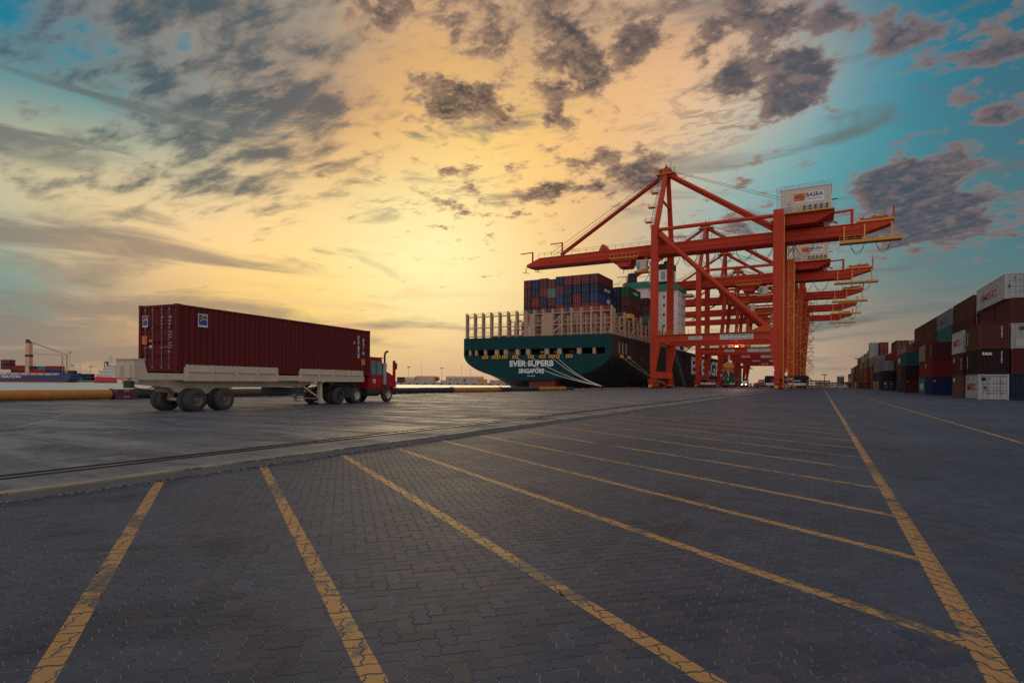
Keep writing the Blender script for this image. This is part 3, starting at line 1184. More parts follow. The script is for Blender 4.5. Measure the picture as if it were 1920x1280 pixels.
# ---- trailer
tr = thing('container_trailer', 'beige steel port trailer with flared side guides, carrying the dark red container', 'trailer', TRK, TRZ)
b = MB()
for sx in (-1, 1):                          # main beams: deep at the rear, shallow neck in front
    ye_ = -1.55 if sx > 0 else .15
    b.prism([(ye_, 1.16), (ye_, 1.56), (12.3, 1.56), (12.3, 1.36), (8.8, 1.32), (7.6, .98), (.2, .98)], 'x', sx * .50 - .09, sx * .50 + .09)
    b.box(sx * 1.08 - .05, sx * 1.08 + .05, ye_, 12.2, 1.30, 1.56)
for y in (-1.5, -.6, .3, 1.5, 2.7, 3.9, 5.1, 6.3, 7.5, 8.7, 9.9, 11.1, 12.2):
    b.box(-1.06 if y > 0 else .3, 1.06, y - .06, y + .06, 1.38, 1.54)
b.build('frame', 'trailer', tr)
for sx in (-1, 1):
    for y0, y1 in ((.30, 5.3), (6.75, 12.0)):
        g_ = MB()
        xs = sx * 1.13
        prof = [(y0, 1.26), (y1, 1.26), (y1, 1.84), (y1 - .2, 1.92), (y0 + .18, 1.92), (y0, 1.80)]
        g_.prism(prof, 'x', xs, xs + sx * .035)
        g_.box(min(xs, xs + sx * .09), max(xs, xs + sx * .09), y0 + .1, y1 - .1, 1.63, 1.67)
        n = 4
        o = g_.build('side_guide', 'trailer', tr)
        for i in range(n + 1):
            yy = y0 + .10 + (y1 - y0 - .2) * i / n
            r_ = MB()
            r_.prism([(xs + sx * .037, 1.24), (xs + sx * .14, 1.27), (xs + sx * .10, 1.88), (xs + sx * .037, 1.93)], 'y', yy - .055, yy + .055)
            r_.build('rib', 'trailer', o)
# rear guide on the near half: a tall bracket with two rounded posts
b = MB()
b.box(.15, 1.12, -1.70, -1.55, 1.18, 1.34)
b.build('rear_extension', 'trailer', tr)
b = MB()
b.box(.12, 1.12, -1.72, -1.62, 1.36, 2.06)
b.prism([(-1.62, 1.36), (-1.15, 1.36), (-1.35, 2.06), (-1.62, 2.06)], 'x', 1.06, 1.12)
b.prism([(-1.62, 1.36), (-1.15, 1.36), (-1.35, 2.06), (-1.62, 2.06)], 'x', .12, .18)
b.box(.10, 1.14, -1.76, -1.30, 2.04, 2.09)
b.build('rear_guide', 'trailer', tr)
for x in (.38, .86):
    b = MB()
    b.tube((x, -1.74, 1.36), (x, -1.74, 1.84), .13, 14)
    b.build('guide_post', 'trailer', tr)
b = MB()
b.box(.3, .8, -1.80, -1.72, 1.12, 1.30)
b.build('rear_bumper', 'print_white', tr)
for sx in (1,):
    b = MB()
    b.box(sx * .93 - .19, sx * .93 + .19, -1.86, -1.70, .98, 1.26)
    t_ = b.build('tail_light_box', 'dark', tr)
    b = MB()
    b.box(sx * .66 - .07, sx * .66 + .07, -1.825, -1.80, 1.10, 1.30)
    b.build('reflector', 'print_yellow', tr)
# bogie
b = MB()
for sx in (-1, 1):
    b.prism([(.2, .98), (3.2, .98), (2.9, .78), (2.2, .72), (1.0, .72), (.4, .80)], 'x', sx * .5 - .07, sx * .5 + .07)
for y in (.95, 2.35):
    b.tube((-.95, y, .48), (.95, y, .48), .07, 10)
    for sx in (-1, 1):
        b.box(sx * .5 - .09, sx * .5 + .09, y - .12, y + .12, .45, .75)
b.build('bogie', 'trailer', tr)


def wheel_part(parent, c, r, w, rim, side):
    """outer tyre with a dished rim and hub; side = +1/-1, the side that faces out"""
    b = MB()
    b.wheel(c, r, w, n=28)
    t_ = b.build('tyre', 'tyre', parent, smooth=True)
    b = MB()
    x, y, z = c
    n = 24
    prof = [(w * .46, r * .62), (w * .50, r * .58), (w * .30, r * .52), (w * .10, r * .44), (w * .10, r * .20), (w * .28, r * .17), (w * .30, r * .02)]
    vs, fs = [], []
    for a, rr in prof:
        for k in range(n):
            t = 2 * math.pi * k / n
            vs.append((x + side * a, y + rr * math.cos(t), z + rr * math.sin(t)))
    for i in range(len(prof) - 1):
        for k in range(n):
            e = (k + 1) % n
            fs.append((i * n + k, i * n + e, (i + 1) * n + e, (i + 1) * n + k))
    b.add(vs, fs)
    rm = b.build('rim', rim, t_)
    b = MB()
    for k in range(8):
        t = 2 * math.pi * k / 8
        b.tube((x + side * w * .10, y + r * .32 * math.cos(t), z + r * .32 * math.sin(t)), (x + side * w * .22, y + r * .32 * math.cos(t), z + r * .32 * math.sin(t)), r * .035, 6)
    tag(b.build('wheel_nuts', 'dark', t_), kind='stuff')
    return t_


for y in (.95, 2.35):
    for sx in (-1, 1):
        wheel_part(tr, (sx * .96, y, .48), .48, .34, 'rim', sx)
        wheel_part(tr, (sx * .60, y, .48), .48, .30, 'rim', sx)
# landing legs with a cross brace
for sx in (-1, 1):
    b = MB()
    b.box(sx * .85 - .09, sx * .85 + .09, 8.55, 8.75, .34, 1.30)
    b.box(sx * .85 - .06, sx * .85 + .06, 8.58, 8.72, .22, .34)
    b.box(sx * .85 - .18, sx * .85 + .18, 8.45, 8.85, .16, .22)
    b.build('landing_leg', 'trailer', tr)
    b = MB()
    b.bar((sx * .85, 8.65, .36), (sx * .85, 7.4, 1.0), .07)
    b.build('leg_strut', 'trailer', tr)
b = MB()
b.bar((-.85, 8.65, .40), (.85, 8.65, 1.1), .06)
b.bar((-.85, 8.65, 1.1), (.85, 8.65, .40), .06)
b.bar((-.85, 8.65, .36), (.85, 8.65, .36), .06)
b.build('leg_brace', 'trailer', tr)
b = MB()
b.box(-1.0, 1.0, 6.4, 7.3, .62, .96)
b.build('tool_box', 'dark', tr)
b = MB()
for pts in ([(.3, -.3, 1.05), (.45, -.7, .92), (.6, -1.2, .95), (.8, -1.56, 1.05)], [(.3, -.1, 1.03), (.4, -.5, .84), (.7, -1.1, .86), (.95, -1.56, 1.0)]):
    b = MB()
    b.path(pts, .018, 6)
    b.build('air_hose', 'black', tr)

# ---- tractor
tk = thing('terminal_tractor', 'red terminal tractor with tall exhaust stack pulling the beige trailer', 'tractor', TRK, TRZ)
b = MB()
for sx in (-1, 1):
    b.box(sx * .42 - .08, sx * .42 + .08, 9.3, 15.6, .56, .82)
b.box(-.5, .5, 9.3, 9.45, .52, .80)
b.box(-.9, .9, 10.0, 11.2, .82, .98)
b.prism([(9.4, .82), (10.6, 1.26), (11.8, 1.26), (12.2, .82)], 'x', -.45, .45)
b.build('chassis', 'dark', tk)
b = MB()                                     # deck, tanks, battery boxes, steps
b.tube((.80, 12.65, .66), (.80, 13.95, .66), .27, 14)
b.build('fuel_tank', 'dark', tk)
b = MB()
b.box(-1.05, -.52, 11.9, 13.6, .42, .92)
b.build('battery_box', 'dark', tk)
b = MB()
b.box(.62, 1.06, 10.5, 11.06, .38, .90)
b.build('side_box', 'dark', tk)
for sx in (-1, 1):
    b = MB()
    b.prism([(9.1, .86), (9.5, 1.12), (10.4, 1.12), (10.4, 1.07), (9.5, 1.07)], 'x', sx * .80 - .28, sx * .80 + .28)
    b.build('mud_guard', 'dark', tk)
for y in (10.0, 11.55):
    for sx in (-1, 1):
        wheel_part(tk, (sx * .95, y, .47), .47, .30, 'rimlight' if y > 11 else 'dark', sx)
        wheel_part(tk, (sx * .62, y, .47), .47, .26, 'dark', sx)
for sx in (-1, 1):
    wheel_part(tk, (sx * .96, 14.75, .47), .47, .30, 'rimlight', sx)
# cab: upright box with raked windscreen, bonnet sloping to the grille
b = MB()
b.prism([(12.75, .86), (12.75, 2.72), (14.10, 2.72), (14.38, 2.0), (14.38, .86)], 'x', -.30, 1.02)
b.build('cab_body', 'cab', tk)
b = MB()
b.prism([(12.70, 2.72), (12.70, 2.80), (14.2, 2.80), (14.22, 2.72)], 'x', -.34, 1.06)
b.build('cab_roof', 'cab', tk)
b = MB()
b.prism([(14.3, .92), (14.3, 1.98), (14.9, 1.86), (15.55, 1.60), (15.72, 1.30), (15.72, .92)], 'x', -1.04, 1.04)
b.build('bonnet', 'cab', tk)
b = MB()
b.prism([(12.6, .86), (12.6, 1.62), (14.35, 1.62), (14.35, .86)], 'x', -1.04, -.32)
b.build('engine_cover', 'cab', tk)
b = MB()
b.prism([(14.15, .55), (14.2, .98), (14.45, 1.10), (15.1, 1.10), (15.38, .98), (15.45, .62), (15.34, .60), (15.25, .90), (14.98, 1.0), (14.52, 1.0), (14.30, .88), (14.25, .55)], 'x', .80, 1.10)
b.build('front_fender', 'cab', tk)
b = MB()
b.box(-1.08, 1.08, 15.66, 15.86, .46, .90)
b.build('bumper', 'dark', tk)
b = MB()
b.prism([(13.0, 1.72), (13.0, 2.56), (14.02, 2.56), (14.20, 2.02), (14.20, 1.72)], 'x', 1.022, 1.034)
sg = b.build('side_window', 'glass', tk)
b = MB()
b.box(1.030, 1.044, 13.48, 13.54, 1.72, 2.56)
b.build('window_divider', 'dark', sg)
b = MB()
b.prism([(13.0, 1.72), (13.0, 2.56), (14.02, 2.56), (14.20, 2.02), (14.20, 1.72)], 'x', -.316, -.304)
b.build('side_window', 'glass', tk)
b = MB()
b.add([(-.2, 14.12, 2.66), (.94, 14.12, 2.66), (.94, 14.395, 2.02), (-.2, 14.395, 2.02)], [(0, 1, 2, 3)])
b.build('windscreen', 'glass', tk)
b = MB()
b.add([(-.2, 12.742, 1.8), (.94, 12.742, 1.8), (.94, 12.742, 2.55), (-.2, 12.742, 2.55)], [(0, 1, 2, 3)])
b.build('rear_window', 'glass', tk)
b = MB()
b.path([(1.13, 14.28, 1.0), (1.13, 14.28, 2.95), (1.13, 14.34, 3.1), (1.13, 14.5, 3.2), (1.13, 14.62, 3.2)], .065, 10)
b.path([(1.13, 14.28, 1.0), (1.10, 14.1, .8), (.95, 13.9, .7)], .055, 8)
ex = b.build('exhaust_stack', 'dark', tk)
b = MB()
b.tube((1.13, 14.28, 1.12), (1.13, 14.28, 2.45), .125, 14)
b.build('heat_shield', 'grey', ex)
b = MB()
b.box(.92, 1.06, 15.48, 15.62, 1.50, 2.66)
mp_ = b.build('mirror_post', 'cab', tk)
b = MB()
b.box(.92, 1.14, 15.62, 15.68, 2.1, 2.5)
b.build('mirror', 'dark', mp_)
b = MB()
b.tube((.35, 13.1, 2.80), (.35, 13.1, 3.02), .10, 12)
b.build('beacon', 'cab', tk)
for sx in (-1, 1):
    b = MB()
    b.tube((sx * .8, 15.71, 1.12), (sx * .8, 15.75, 1.12), .11, 14)
    b.build('headlight', 'glass', tk)
b = MB()
b.prism([(13.0, .60), (13.7, .60), (13.7, .86), (13.66, .86), (13.66, .64), (13.04, .64), (13.04, .86), (13.0, .86)], 'x', .92, 1.06)
b.build('step', 'dark', tk)
b = MB()                                      # loading plate leaning over the fifth wheel
b.prism([(9.55, 1.0), (10.5, 1.36), (10.5, 1.40), (9.55, 1.04)], 'x', .46, .62)
b.build('ramp_plate', 'print_white', tk)
lettering('13', 'print_white', tk, (1.028, 13.35, 1.32), (0, 1, 0), (0, 0, 1), .26)
b = MB()
b.path([(1.02, 12.9, .9), (1.10, 12.9, 1.2), (1.10, 12.9, 1.9), (1.02, 12.9, 2.1)], .018, 6)
b.build('hand_rail', 'dark', tk)
b = MB()
b.path([(1.02, 14.15, 2.3), (1.16, 14.2, 2.36), (1.2, 14.5, 2.30)], .018, 6)
b.build('mirror_arm', 'dark', tk)

# ================================================================ pipeline along the quay
PA, PB = Vector((-41.0, 4.5, 0)), Vector((-38.0, 86.0, 0))


def pipe_x(y):
    return PA.x + (PB.x - PA.x) * (y - PA.y) / (PB.y - PA.y)


def ypx(px):
    """Y on the pipeline seen in photo column px"""
    t = (px - 960) / 1067
    lo, hi = -40.0, 200.0
    for _ in range(40):
        m_ = (lo + hi) / 2
        x_ = pipe_x(m_)
        if (cs * x_ + sn * m_) / (cs * m_ - sn * x_) < t:
            lo = m_
        else:
            hi = m_
    return lo


PIPES = [(-420, 212, 'orange', 'long orange pipe length left of the maroon steel block'),
         (250, 322, 'black', 'short black hose length just right of the maroon steel block'),
         (322, 512, 'brown', 'rusty brown pipe length behind the trailer wheels'),
         (505, 553, 'blue', 'short dark blue pipe length behind the trailer'),
         (553, 640, 'orange', 'orange pipe length behind the trailer landing legs'),
         (640, 847, 'black', 'long black hose length ahead of the red tractor'),
         (847, 938, 'orange', 'orange pipe length between two black hoses beside the water'),
         (938, 1007, 'black', 'black hose length below the ship stern'),
         (1007, 1060, 'orange', 'last orange pipe length, at the mooring ropes')]
PIPE_R = .315
for a_, c_, col, lab in PIPES:
    y0, y1 = ypx(a_) if a_ > -100 else -2.0, ypx(c_)
    o = thing('pipe_length', lab, 'pipe', (pipe_x(y0), y0, APZ), 0, 'dredging pipeline lengths along the quay edge')
    q = Vector((pipe_x(y1) - pipe_x(y0), y1 - y0, 0))
    n_ = max(4, int(q.length / 1.5))
    b = MB()
    pts = [q * (i / n_) + Vector((0, 0, PIPE_R + .02 + random.uniform(-.01, .01))) for i in range(n_ + 1)]
    b.path(pts, PIPE_R, 20)
    b.build('barrel', {'orange': 'pipe_orange', 'black': 'pipe_black', 'brown': 'pipe_brown', 'blue': 'blue_hull'}[col], o, smooth=False)
    for e in (0.0, 1.0):
        s_ = q.normalized()
        c0 = q * e + Vector((0, 0, PIPE_R + .03)) + s_ * (.12 if e == 0 else -.12)
        b = MB()
        b.tube(c0 - s_ * .05, c0 + s_ * .05, PIPE_R * 1.17, 22)
        b.build('flange', 'pipe_brown' if col != 'orange' else 'pipe_black', o)
o = thing('pipe_nozzle', 'grey tapered pipe nozzle ending the pipeline beside the ropes', 'pipe', (pipe_x(ypx(1060)) + .05, ypx(1060) + .1, APZ))
b = MB()
b.tube((0, 0, .33), (.15, 2.3, .33), .28, 16, 0, .17)
b.build('barrel', 'dark', o)
b = MB()
b.tube((.15, 2.3, .33), (.16, 2.6, .33), .26, 16)
b.build('flange', 'dark', o)
blk = thing('steel_block', 'maroon rusty steel block with a square socket, joining two pipe lengths', 'block', (pipe_x(ypx(231)) + .15, ypx(231), APZ), R(-4))
b = MB()
b.prism([(-.62, 0), (.62, 0), (.64, .42), (.52, .66), (-.52, .66), (-.64, .42)], 'x', -.5, .35)
b.build('body', 'maroon_block', blk)
b = MB()
b.box(.350, .356, -.07, .07, .28, .42)
b.build('socket', 'dark', blk)
for z in (.14, .52):
    b = MB()
    for i in range(5):
        b.box(.350, .354, -.17 + i * .07, -.12 + i * .07, z, z + .07)
    b.build('marking', 'shed_pale', blk)

# bollards on the quay edge and the pale edge blocks beyond the pipeline
boll = {}
for i, (yb, lab) in enumerate(((118, 'black mooring bollard on the quay edge holding the stern ropes'), (150, 'black mooring bollard beside the nearest crane leg'),
                               (182, 'black mooring bollard between the first two cranes'), (96, 'black mooring bollard at the end of the pipeline'))):
    o = thing('bollard', lab, 'bollard', (QUAY_X + 1.2, yb, APZ), 0, 'bollards along the quay edge')
    b = MB()
    b.path([(0, 0, 0), (0, 0, .1), (0, 0, .12), (0, 0, .45), (0, 0, .55), (0, 0, .72)], .2, 14, 0, True, [.42, .42, .24, .22, .36, .30])
    b.build('post', 'dark', o)
    boll[yb] = o
b = MB()
y = 98.0
while y < 205:
    b.box(QUAY_X + .05, QUAY_X + .42, y, y + 2.1, APZ + .004, APZ + .22)
    y += 2.6
tag(b.build('quay_edge_kerb', 'line_yellow'), kind='structure')
# ================================================================ the container ship
SY, SXC, SHW = 134.0, -66.7, 21.5           # transom plane, centre line, half beam
DECK = 13.5


def ship_point(x, y, z):
    return (SXC + x, SY + y, z)


ship = thing('container_ship', 'large dark green container ship moored stern-on at the quay under the orange cranes', 'ship', (SXC, SY, 0))
# hull shell: stations from the transom forward, each a half outline swept from deck edge to keel line
NS = 18
STN = [(0, 2.0, 9.0, 2.0), (5, .8, 9.0, 2.0), (12, -1.2, 8.6, 2.1), (22, -4.5, 8.2, 2.4), (36, -7, 7.5, 3.2), (60, -8, 6, 5), (240, -8, 6, 5), (285, -8, 6, 4.5), (335, -8, 8, 2)]


def station(s_, zb, zs, n):
    hw = SHW if s_ < 250 else SHW * max(.03, 1 - ((s_ - 250) / 86) ** 2.2)
    pts = [(hw, DECK + (4.5 if s_ > 300 else 0)), (hw, (DECK + zs) / 2), (hw, zs)]
    for k in range(1, NS + 1):
        a = math.pi / 2 * k / NS
        pts.append((hw * math.cos(a) ** (2 / n), zs - (zs - zb) * math.sin(a) ** (2 / n)))
    return pts


b = MB()
rows = []
for s_, zb, zs, n in STN:
    p = station(s_, zb, zs, n)
    rows.append([(x, s_, z) for x, z in p] + [(-x, s_, z) for x, z in reversed(p[:-1])])
nn = len(rows[0])
b.add([v for r in rows for v in r], [(i * nn + k, (i + 1) * nn + k, (i + 1) * nn + k + 1, i * nn + k + 1) for i in range(len(rows) - 1) for k in range(nn - 1)])
hull = b.build('hull', 'hull_dark', ship, smooth=False)
hull.data.materials.append(M['hull_red'])
for p in hull.data.polygons:
    if p.center.z < -.6:
        p.material_index = 1
# transom: lower bowl, upper band, the mooring-deck slot between them
out = station(0, 2.0, 9.0, 2.0)
ZL, ZH = 8.75, 10.25
bowl = [(x, z) for x, z in out if z < ZL]
bowl = [(SHW, ZL)] + bowl
bowl = bowl + [(-x, z) for x, z in reversed(bowl[:-1])]
b = MB()
b.prism(bowl, 'y', -.12, .25)
b.build('transom', 'hull_green', ship)
b = MB()
b.box(-SHW - .02, SHW + .02, -.14, .25, ZH, DECK + .05)
up_ = b.build('bulwark', 'hull_green', ship)
b = MB()
b.box(-SHW - .02, -SHW + .6, -.14, .25, ZL, ZH)
b.build('bulwark_end', 'hull_green', ship)
b = MB()
b.box(SHW - 1.6, SHW + .02, -.14, .25, ZL, ZH)
b.build('bulwark_end', 'hull_green', ship)
b = MB()
b.box(-SHW + .4, SHW - .1, .3, 330, DECK - .25, DECK)
b.build('deck', 'hull_dark', ship)
b = MB()
b.box(-SHW + .5, SHW - .4, .3, 12, ZL - .2, ZL - .05)
b.build('mooring_deck', 'hull_dark', ship)
b = MB()
b.box(-10, SHW - .6, 6.5, 6.9, ZL - .1, DECK - .3)
b.build('mooring_bulkhead', 'hull_dark', ship)
for x in (-19.6, -17.6, -14.6, -11.0, -8.2, -4.6, -1.4, 4.0, 7.6, 13.0, 17.0):
    b = MB()
    w = .55 if abs(x) < 14 else .35
    b.box(x - w, x + w, .0, .9, ZL - .04, ZH + .02)
    b.build('opening_post', 'ship_tan', ship)
b = MB()
b.box(-10.6, -6.6, 3.2, 3.6, ZL - .04, ZH - .2)
b.build('winch_house', 'ship_tan', ship)
for x in (-2.5, 2.0, 6.0, 10.3):
    b = MB()
    b.tube((x - .8, 2.6, ZL + .7), (x + .8, 2.6, ZL + .7), .6, 14)
    b.build('winch_drum', 'leaf' if x > 8 else 'grey', ship)
for x, k in ((-14.4, 2), (-10.9, 3), (-8.2, 2), (-5.0, 2), (-.4, 2), (3.0, 2), (5.7, 2), (7.0, 2), (10.5, 2)):
    b = MB()
    b.box(x - k * .42, x + k * .42, -.55, -.13, ZL - .95, ZL - .78)
    b.box(x - k * .42, x + k * .42, -.40, -.13, ZL - .30, ZL - .16)
    fl = b.build('fairlead', 'yellow', ship)
    for i in range(k + 1):
        b = MB()
        xx = x - k * .36 + .72 * i
        b.tube((xx, -.34, ZL - .80), (xx, -.34, ZL - .28), .14, 8)
        b.build('roller', 'print_yellow', fl)
lettering('EVER SUPERB', 'print_white', ship, (-.35, -.135, 6.45), (1, 0, 0), (0, 0, 1), 1.62, 12.9)
lettering('SINGAPORE', 'print_white', ship, (-.35, -.135, 4.45), (1, 0, 0), (0, 0, 1), 1.25, 7.4)
lettering('IMO 9300', 'print_white', ship, (-.35, -.135, 3.15), (1, 0, 0), (0, 0, 1), .28, 2.2)
# skeg and rudder
b = MB()
b.box(-1.5, 6.0, 1.0, 20, -6, 2.1)
b.build('skeg', 'hull_red', ship)
# side letters, side opening near the stern
lettering('EVERGREEN', 'print_white', ship, (SHW + .03, 150, 8.6), (0, 1, 0), (0, 0, 1), 7.0, 106)
for i in range(4):
    b = MB()
    y0 = 3.2 + i * 2.9
    b.box(SHW - .02, SHW + .05, y0, y0 + 2.3, 9.0, 11.6)
    b.build('side_opening', 'black', ship)
for y in (5.8, 8.7, 11.6):
    b = MB()
    b.box(SHW - .2, SHW + .12, y - .14, y + .34, 8.9, 11.8)
    b.build('opening_post', 'ship_tan', ship)
for y in (7.4, 13.4):
    b = MB()
    b.box(SHW, SHW + .5, y - .8, y + .8, 7.9, 8.6)
    b.build('fairlead', 'yellow', ship)
b = MB()
b.box(SHW - .15, SHW + .12, .2, 330, 12.3, 12.6)
b.build('rubbing_strake', 'hull_dark', ship)


# ---- lashing bridges: posts, three rails, handrails
def lashing(y, xs, z0, z1, panels=(), brace=(), w=.42, dep=.9):
    br = MB()
    for zz in (z0 + .35, z0 + 2.75, z1 - 1.3):
        br.box(xs[0], xs[-1], y - .05, y + .30, zz, zz + .26)
    lb = br.build('lashing_bridge', 'ship_tan', ship)
    for x in xs:
        b = MB()
        b.box(x - w / 2, x + w / 2, y - .12, y + .24, z0, z1)
        b.box(x - w / 2 + .04, x + w / 2 - .04, y + dep - .1, y + dep + .2, z0, z1 - .3)
        for zz in (z0 + .35, z0 + 2.75, z1 - 1.3):
            b.box(x - .12, x + .12, y + .2, y + dep, zz - .05, zz + .22)
        b.build('lashing_post', 'ship_tan', lb)
    h = MB()
    for zz in (z0 + .6, z0 + 3.0, z1 - 1.05):
        for k in (.45, .9):
            h.bar((xs[0], y + .02, zz + k), (xs[-1], y + .02, zz + k), .05)
        for i in range(len(xs) - 1):
            for f in (.25, .5, .75):
                x = xs[i] + (xs[i + 1] - xs[i]) * f
                h.bar((x, y + .02, zz), (x, y + .02, zz + .9), .045)
    tag(h.build('handrails', 'ship_tan', lb), kind='stuff')
    for x0, x1 in panels:
        n = 4
        for i in range(n):
            b = MB()
            a0 = x0 + (x1 - x0) * i / n
            b.box(a0 + .03, a0 + (x1 - x0) / n - .03, y - .16 - .03 * (i % 2), y + .06, z0 + .1, z1 - 1.0)
            b.build('panel', 'ship_tan', lb)
    for x0, za, x1, zb in brace:
        b = MB()
        b.bar((x0, y + .10, za), (x1, y + .10, zb), .32, .25, up=(0, 1, 0))
        b.build('brace', 'ship_tan', lb)
    return lb


XS = [-21.2 + i * 42.4 / 16 for i in range(17)]
lashing(.7, XS, DECK + .05, 20.6, ((XS[7] + .25, XS[8] - .2), (XS[9] - .3, XS[10] + .1)),
        ((XS[6], 18.6, XS[7], 16.9), (XS[6], 16.2, XS[7], 14.5), (XS[10], 16.9, XS[11], 18.6), (XS[10], 14.4, XS[11], 16.4)), w=.50)
lashing(11.0, [x for x in XS[3:]], DECK + .05, 20.0, (), (), w=.5)
lashing(27.2, [-20 + i * 2.6 for i in range(16)] + [21.0], DECK + .05, 20.4, (), (), w=.5)
lashing(43.6, [-20 + i * 2.6 for i in range(16)] + [21.0], DECK + .05, 19.8, (), (), w=.5)
lashing(60.0, [-20 + i * 2.6 for i in range(16)] + [21.0], DECK + .05, 19.0, (), (), w=.5)
# stanchions, hatch coamings and clutter along the starboard deck edge
for i in range(16):
    y = 3 + i * 4.1
    b = MB()
    b.box(SHW - .55, SHW - .1, y - .2, y + .2, DECK, DECK + (6.6 if i % 4 == 0 else 4.8))
    b.build('side_stanchion', 'ship_tan', ship)
for zz in (DECK + 1.2, DECK + 2.9, DECK + 4.6):
    b = MB()
    b.box(SHW - .42, SHW - .22, 2, 66, zz, zz + .14)
    b.build('side_rail', 'ship_tan', ship)
b = MB()
rr = random.Random(9)
for i in range(60):
    y = 2 + i * 1.1
    b.box(SHW - 1.6, SHW - .6, y, y + rr.uniform(.3, .9), DECK, DECK + rr.uniform(.5, 2.2))
tag(b.build('deck_fittings', 'ship_tan', ship), kind='stuff')
b = MB()
b.box(-19.5, 19.0, 12.2, 25.5, DECK, 15.0)
b.build('hatch_cover', 'hull_dark', ship)
b = MB()
b.box(-19.5, 20.0, 28.5, 42.5, DECK, 15.0)
b.build('hatch_cover', 'hull_dark', ship)
b = MB()
b.box(-19.5, 20.0, 45, 59, DECK, 15.0)
b.build('hatch_cover', 'hull_dark', ship)

# ---- accommodation block, bridge wings, funnel, mast
b = MB()
b.box(-21.0, 21.2, 74, 87, DECK, 35.2)
sup = b.build('accommodation_block', 'ship_white', ship)
b = MB()
b.prism([(-21.4, 35.2), (21.6, 35.2), (21.6, 36.2), (20.6, 37.4), (-20.6, 37.4), (-21.4, 36.2)], 'y', 73.4, 87.5)
b.build('green_roof_trim', 'ship_green', sup)
b = MB()
b.box(-24, 24, 84, 90, 34.2, 35.0)
b.build('bridge_wing', 'ship_white', sup)
for z, y in ((32.5, 73.9), (29.5, 73.9), (22, 73.9), (26, 73.9)):
    b = MB()
    b.box(16.0, 16.6, y - .05, y + .04, z, z + .8)
    b.build('window', 'black', sup)
for z in (33.0, 29.6, 26.2, 22.8, 19.4):
    for y in (75.5, 80.2, 84.2):
        b = MB()
        b.box(21.17, 21.24, y, y + .8, z, z + (1.3 if y > 84 or z > 32 else .9))
        b.build('window', 'black', sup)
b = MB()
b.box(21.15, 21.23, 78, 83.5, DECK + .4, 17.6)
b.build('side_doorway', 'black', sup)
b = MB()
b.box(4.5, 12.5, 66.5, 73, 28, 35.2)
b.prism([(4.0, 35.2), (13.0, 35.2), (12.4, 37.2), (4.6, 37.2)], 'y', 66.2, 73.2)
b.build('engine_casing', 'ship_white', ship)
b = MB()
b.prism([(3.6, 35.4), (13.4, 35.4), (12.6, 37.5), (4.4, 37.5)], 'y', 65.9, 73.3)
b.build('funnel_deck', 'ship_green', ship)
b = MB()
b.tube((6.0, 69, 37.4), (6.0, 69, 41.2), 1.7, 16, 0, 1.6)
b.build('exhaust_uptake', 'black', ship)
b = MB()
b.box(13.4, 18.6, 76, 82, 37.4, 45.0)
fn = b.build('funnel', 'ship_white', ship)
for z0, z1, mm, gr in ((37.4, 38.9, 'hull_dark', .12), (43.2, 45.3, 'hull_dark', .12)):
    b = MB()
    b.box(13.4 - gr, 18.6 + gr, 76 - gr, 82 + gr, z0, z1)
    b.build('black_band', mm, fn)
b = MB()
b.tube((16, 79, 45.2), (16, 79, 46.6), 1.2, 14)
b.build('exhaust_uptake', 'hull_dark', fn)
b = MB()
b.box(14.6, 16.2, 75.93, 76.0, 39.6, 42.6)
b.build('window', 'palegreen' if 'palegreen' in M else 'glass', fn)
b = MB()
b.bar((9.5, 80, 37.4), (9.5, 80, 47.5), .5, .5)
mast = b.build('radar_mast', 'ship_white', ship)
for z, w in ((40, 6.5), (42, 8.5), (44.5, 4)):
    b = MB()
    b.bar((9.5 - w / 2, 80, z), (9.5 + w / 2, 80, z), .22)
    b.build('yard_arm', 'ship_white', mast)
for s_ in (-1, 1):
    b = MB()
    b.bar((9.5 + s_ * 3.6, 80, 37.4), (9.5, 80, 43.5), .28)
    b.build('mast_stay', 'ship_white', mast)
b = MB()
b.bar((2.6, 69, 41.5), (2.6, 69, 45.5), .18)
b.bar((1.2, 69, 43.5), (4.2, 69, 43.5), .3)
b.build('antenna', 'grey', ship)
for p, q in (((20.5, 88, 16), (20.5, 100, 16)), ((20.5, 64, DECK + 3), (20.5, 73, DECK + 3))):
    b = MB()
    b.box(p[0] - 1, p[0] + .4, p[1], q[1], p[2] - .4, p[2] + .9)
    b.build('lifeboat', 'yellow', ship)
# gangway hanging at the side
b = MB()
b.bar((SHW + 1.0, 62, DECK - 1), (SHW + 2.0, 76, .6), 1.0, .25)
b.build('gangway', 'grey', ship)
b = MB()
b.bar((SHW - .6, 88, DECK), (SHW + 5.5, 88, DECK + 5), .4)
b.build('davit_arm', 'ship_tan', ship)

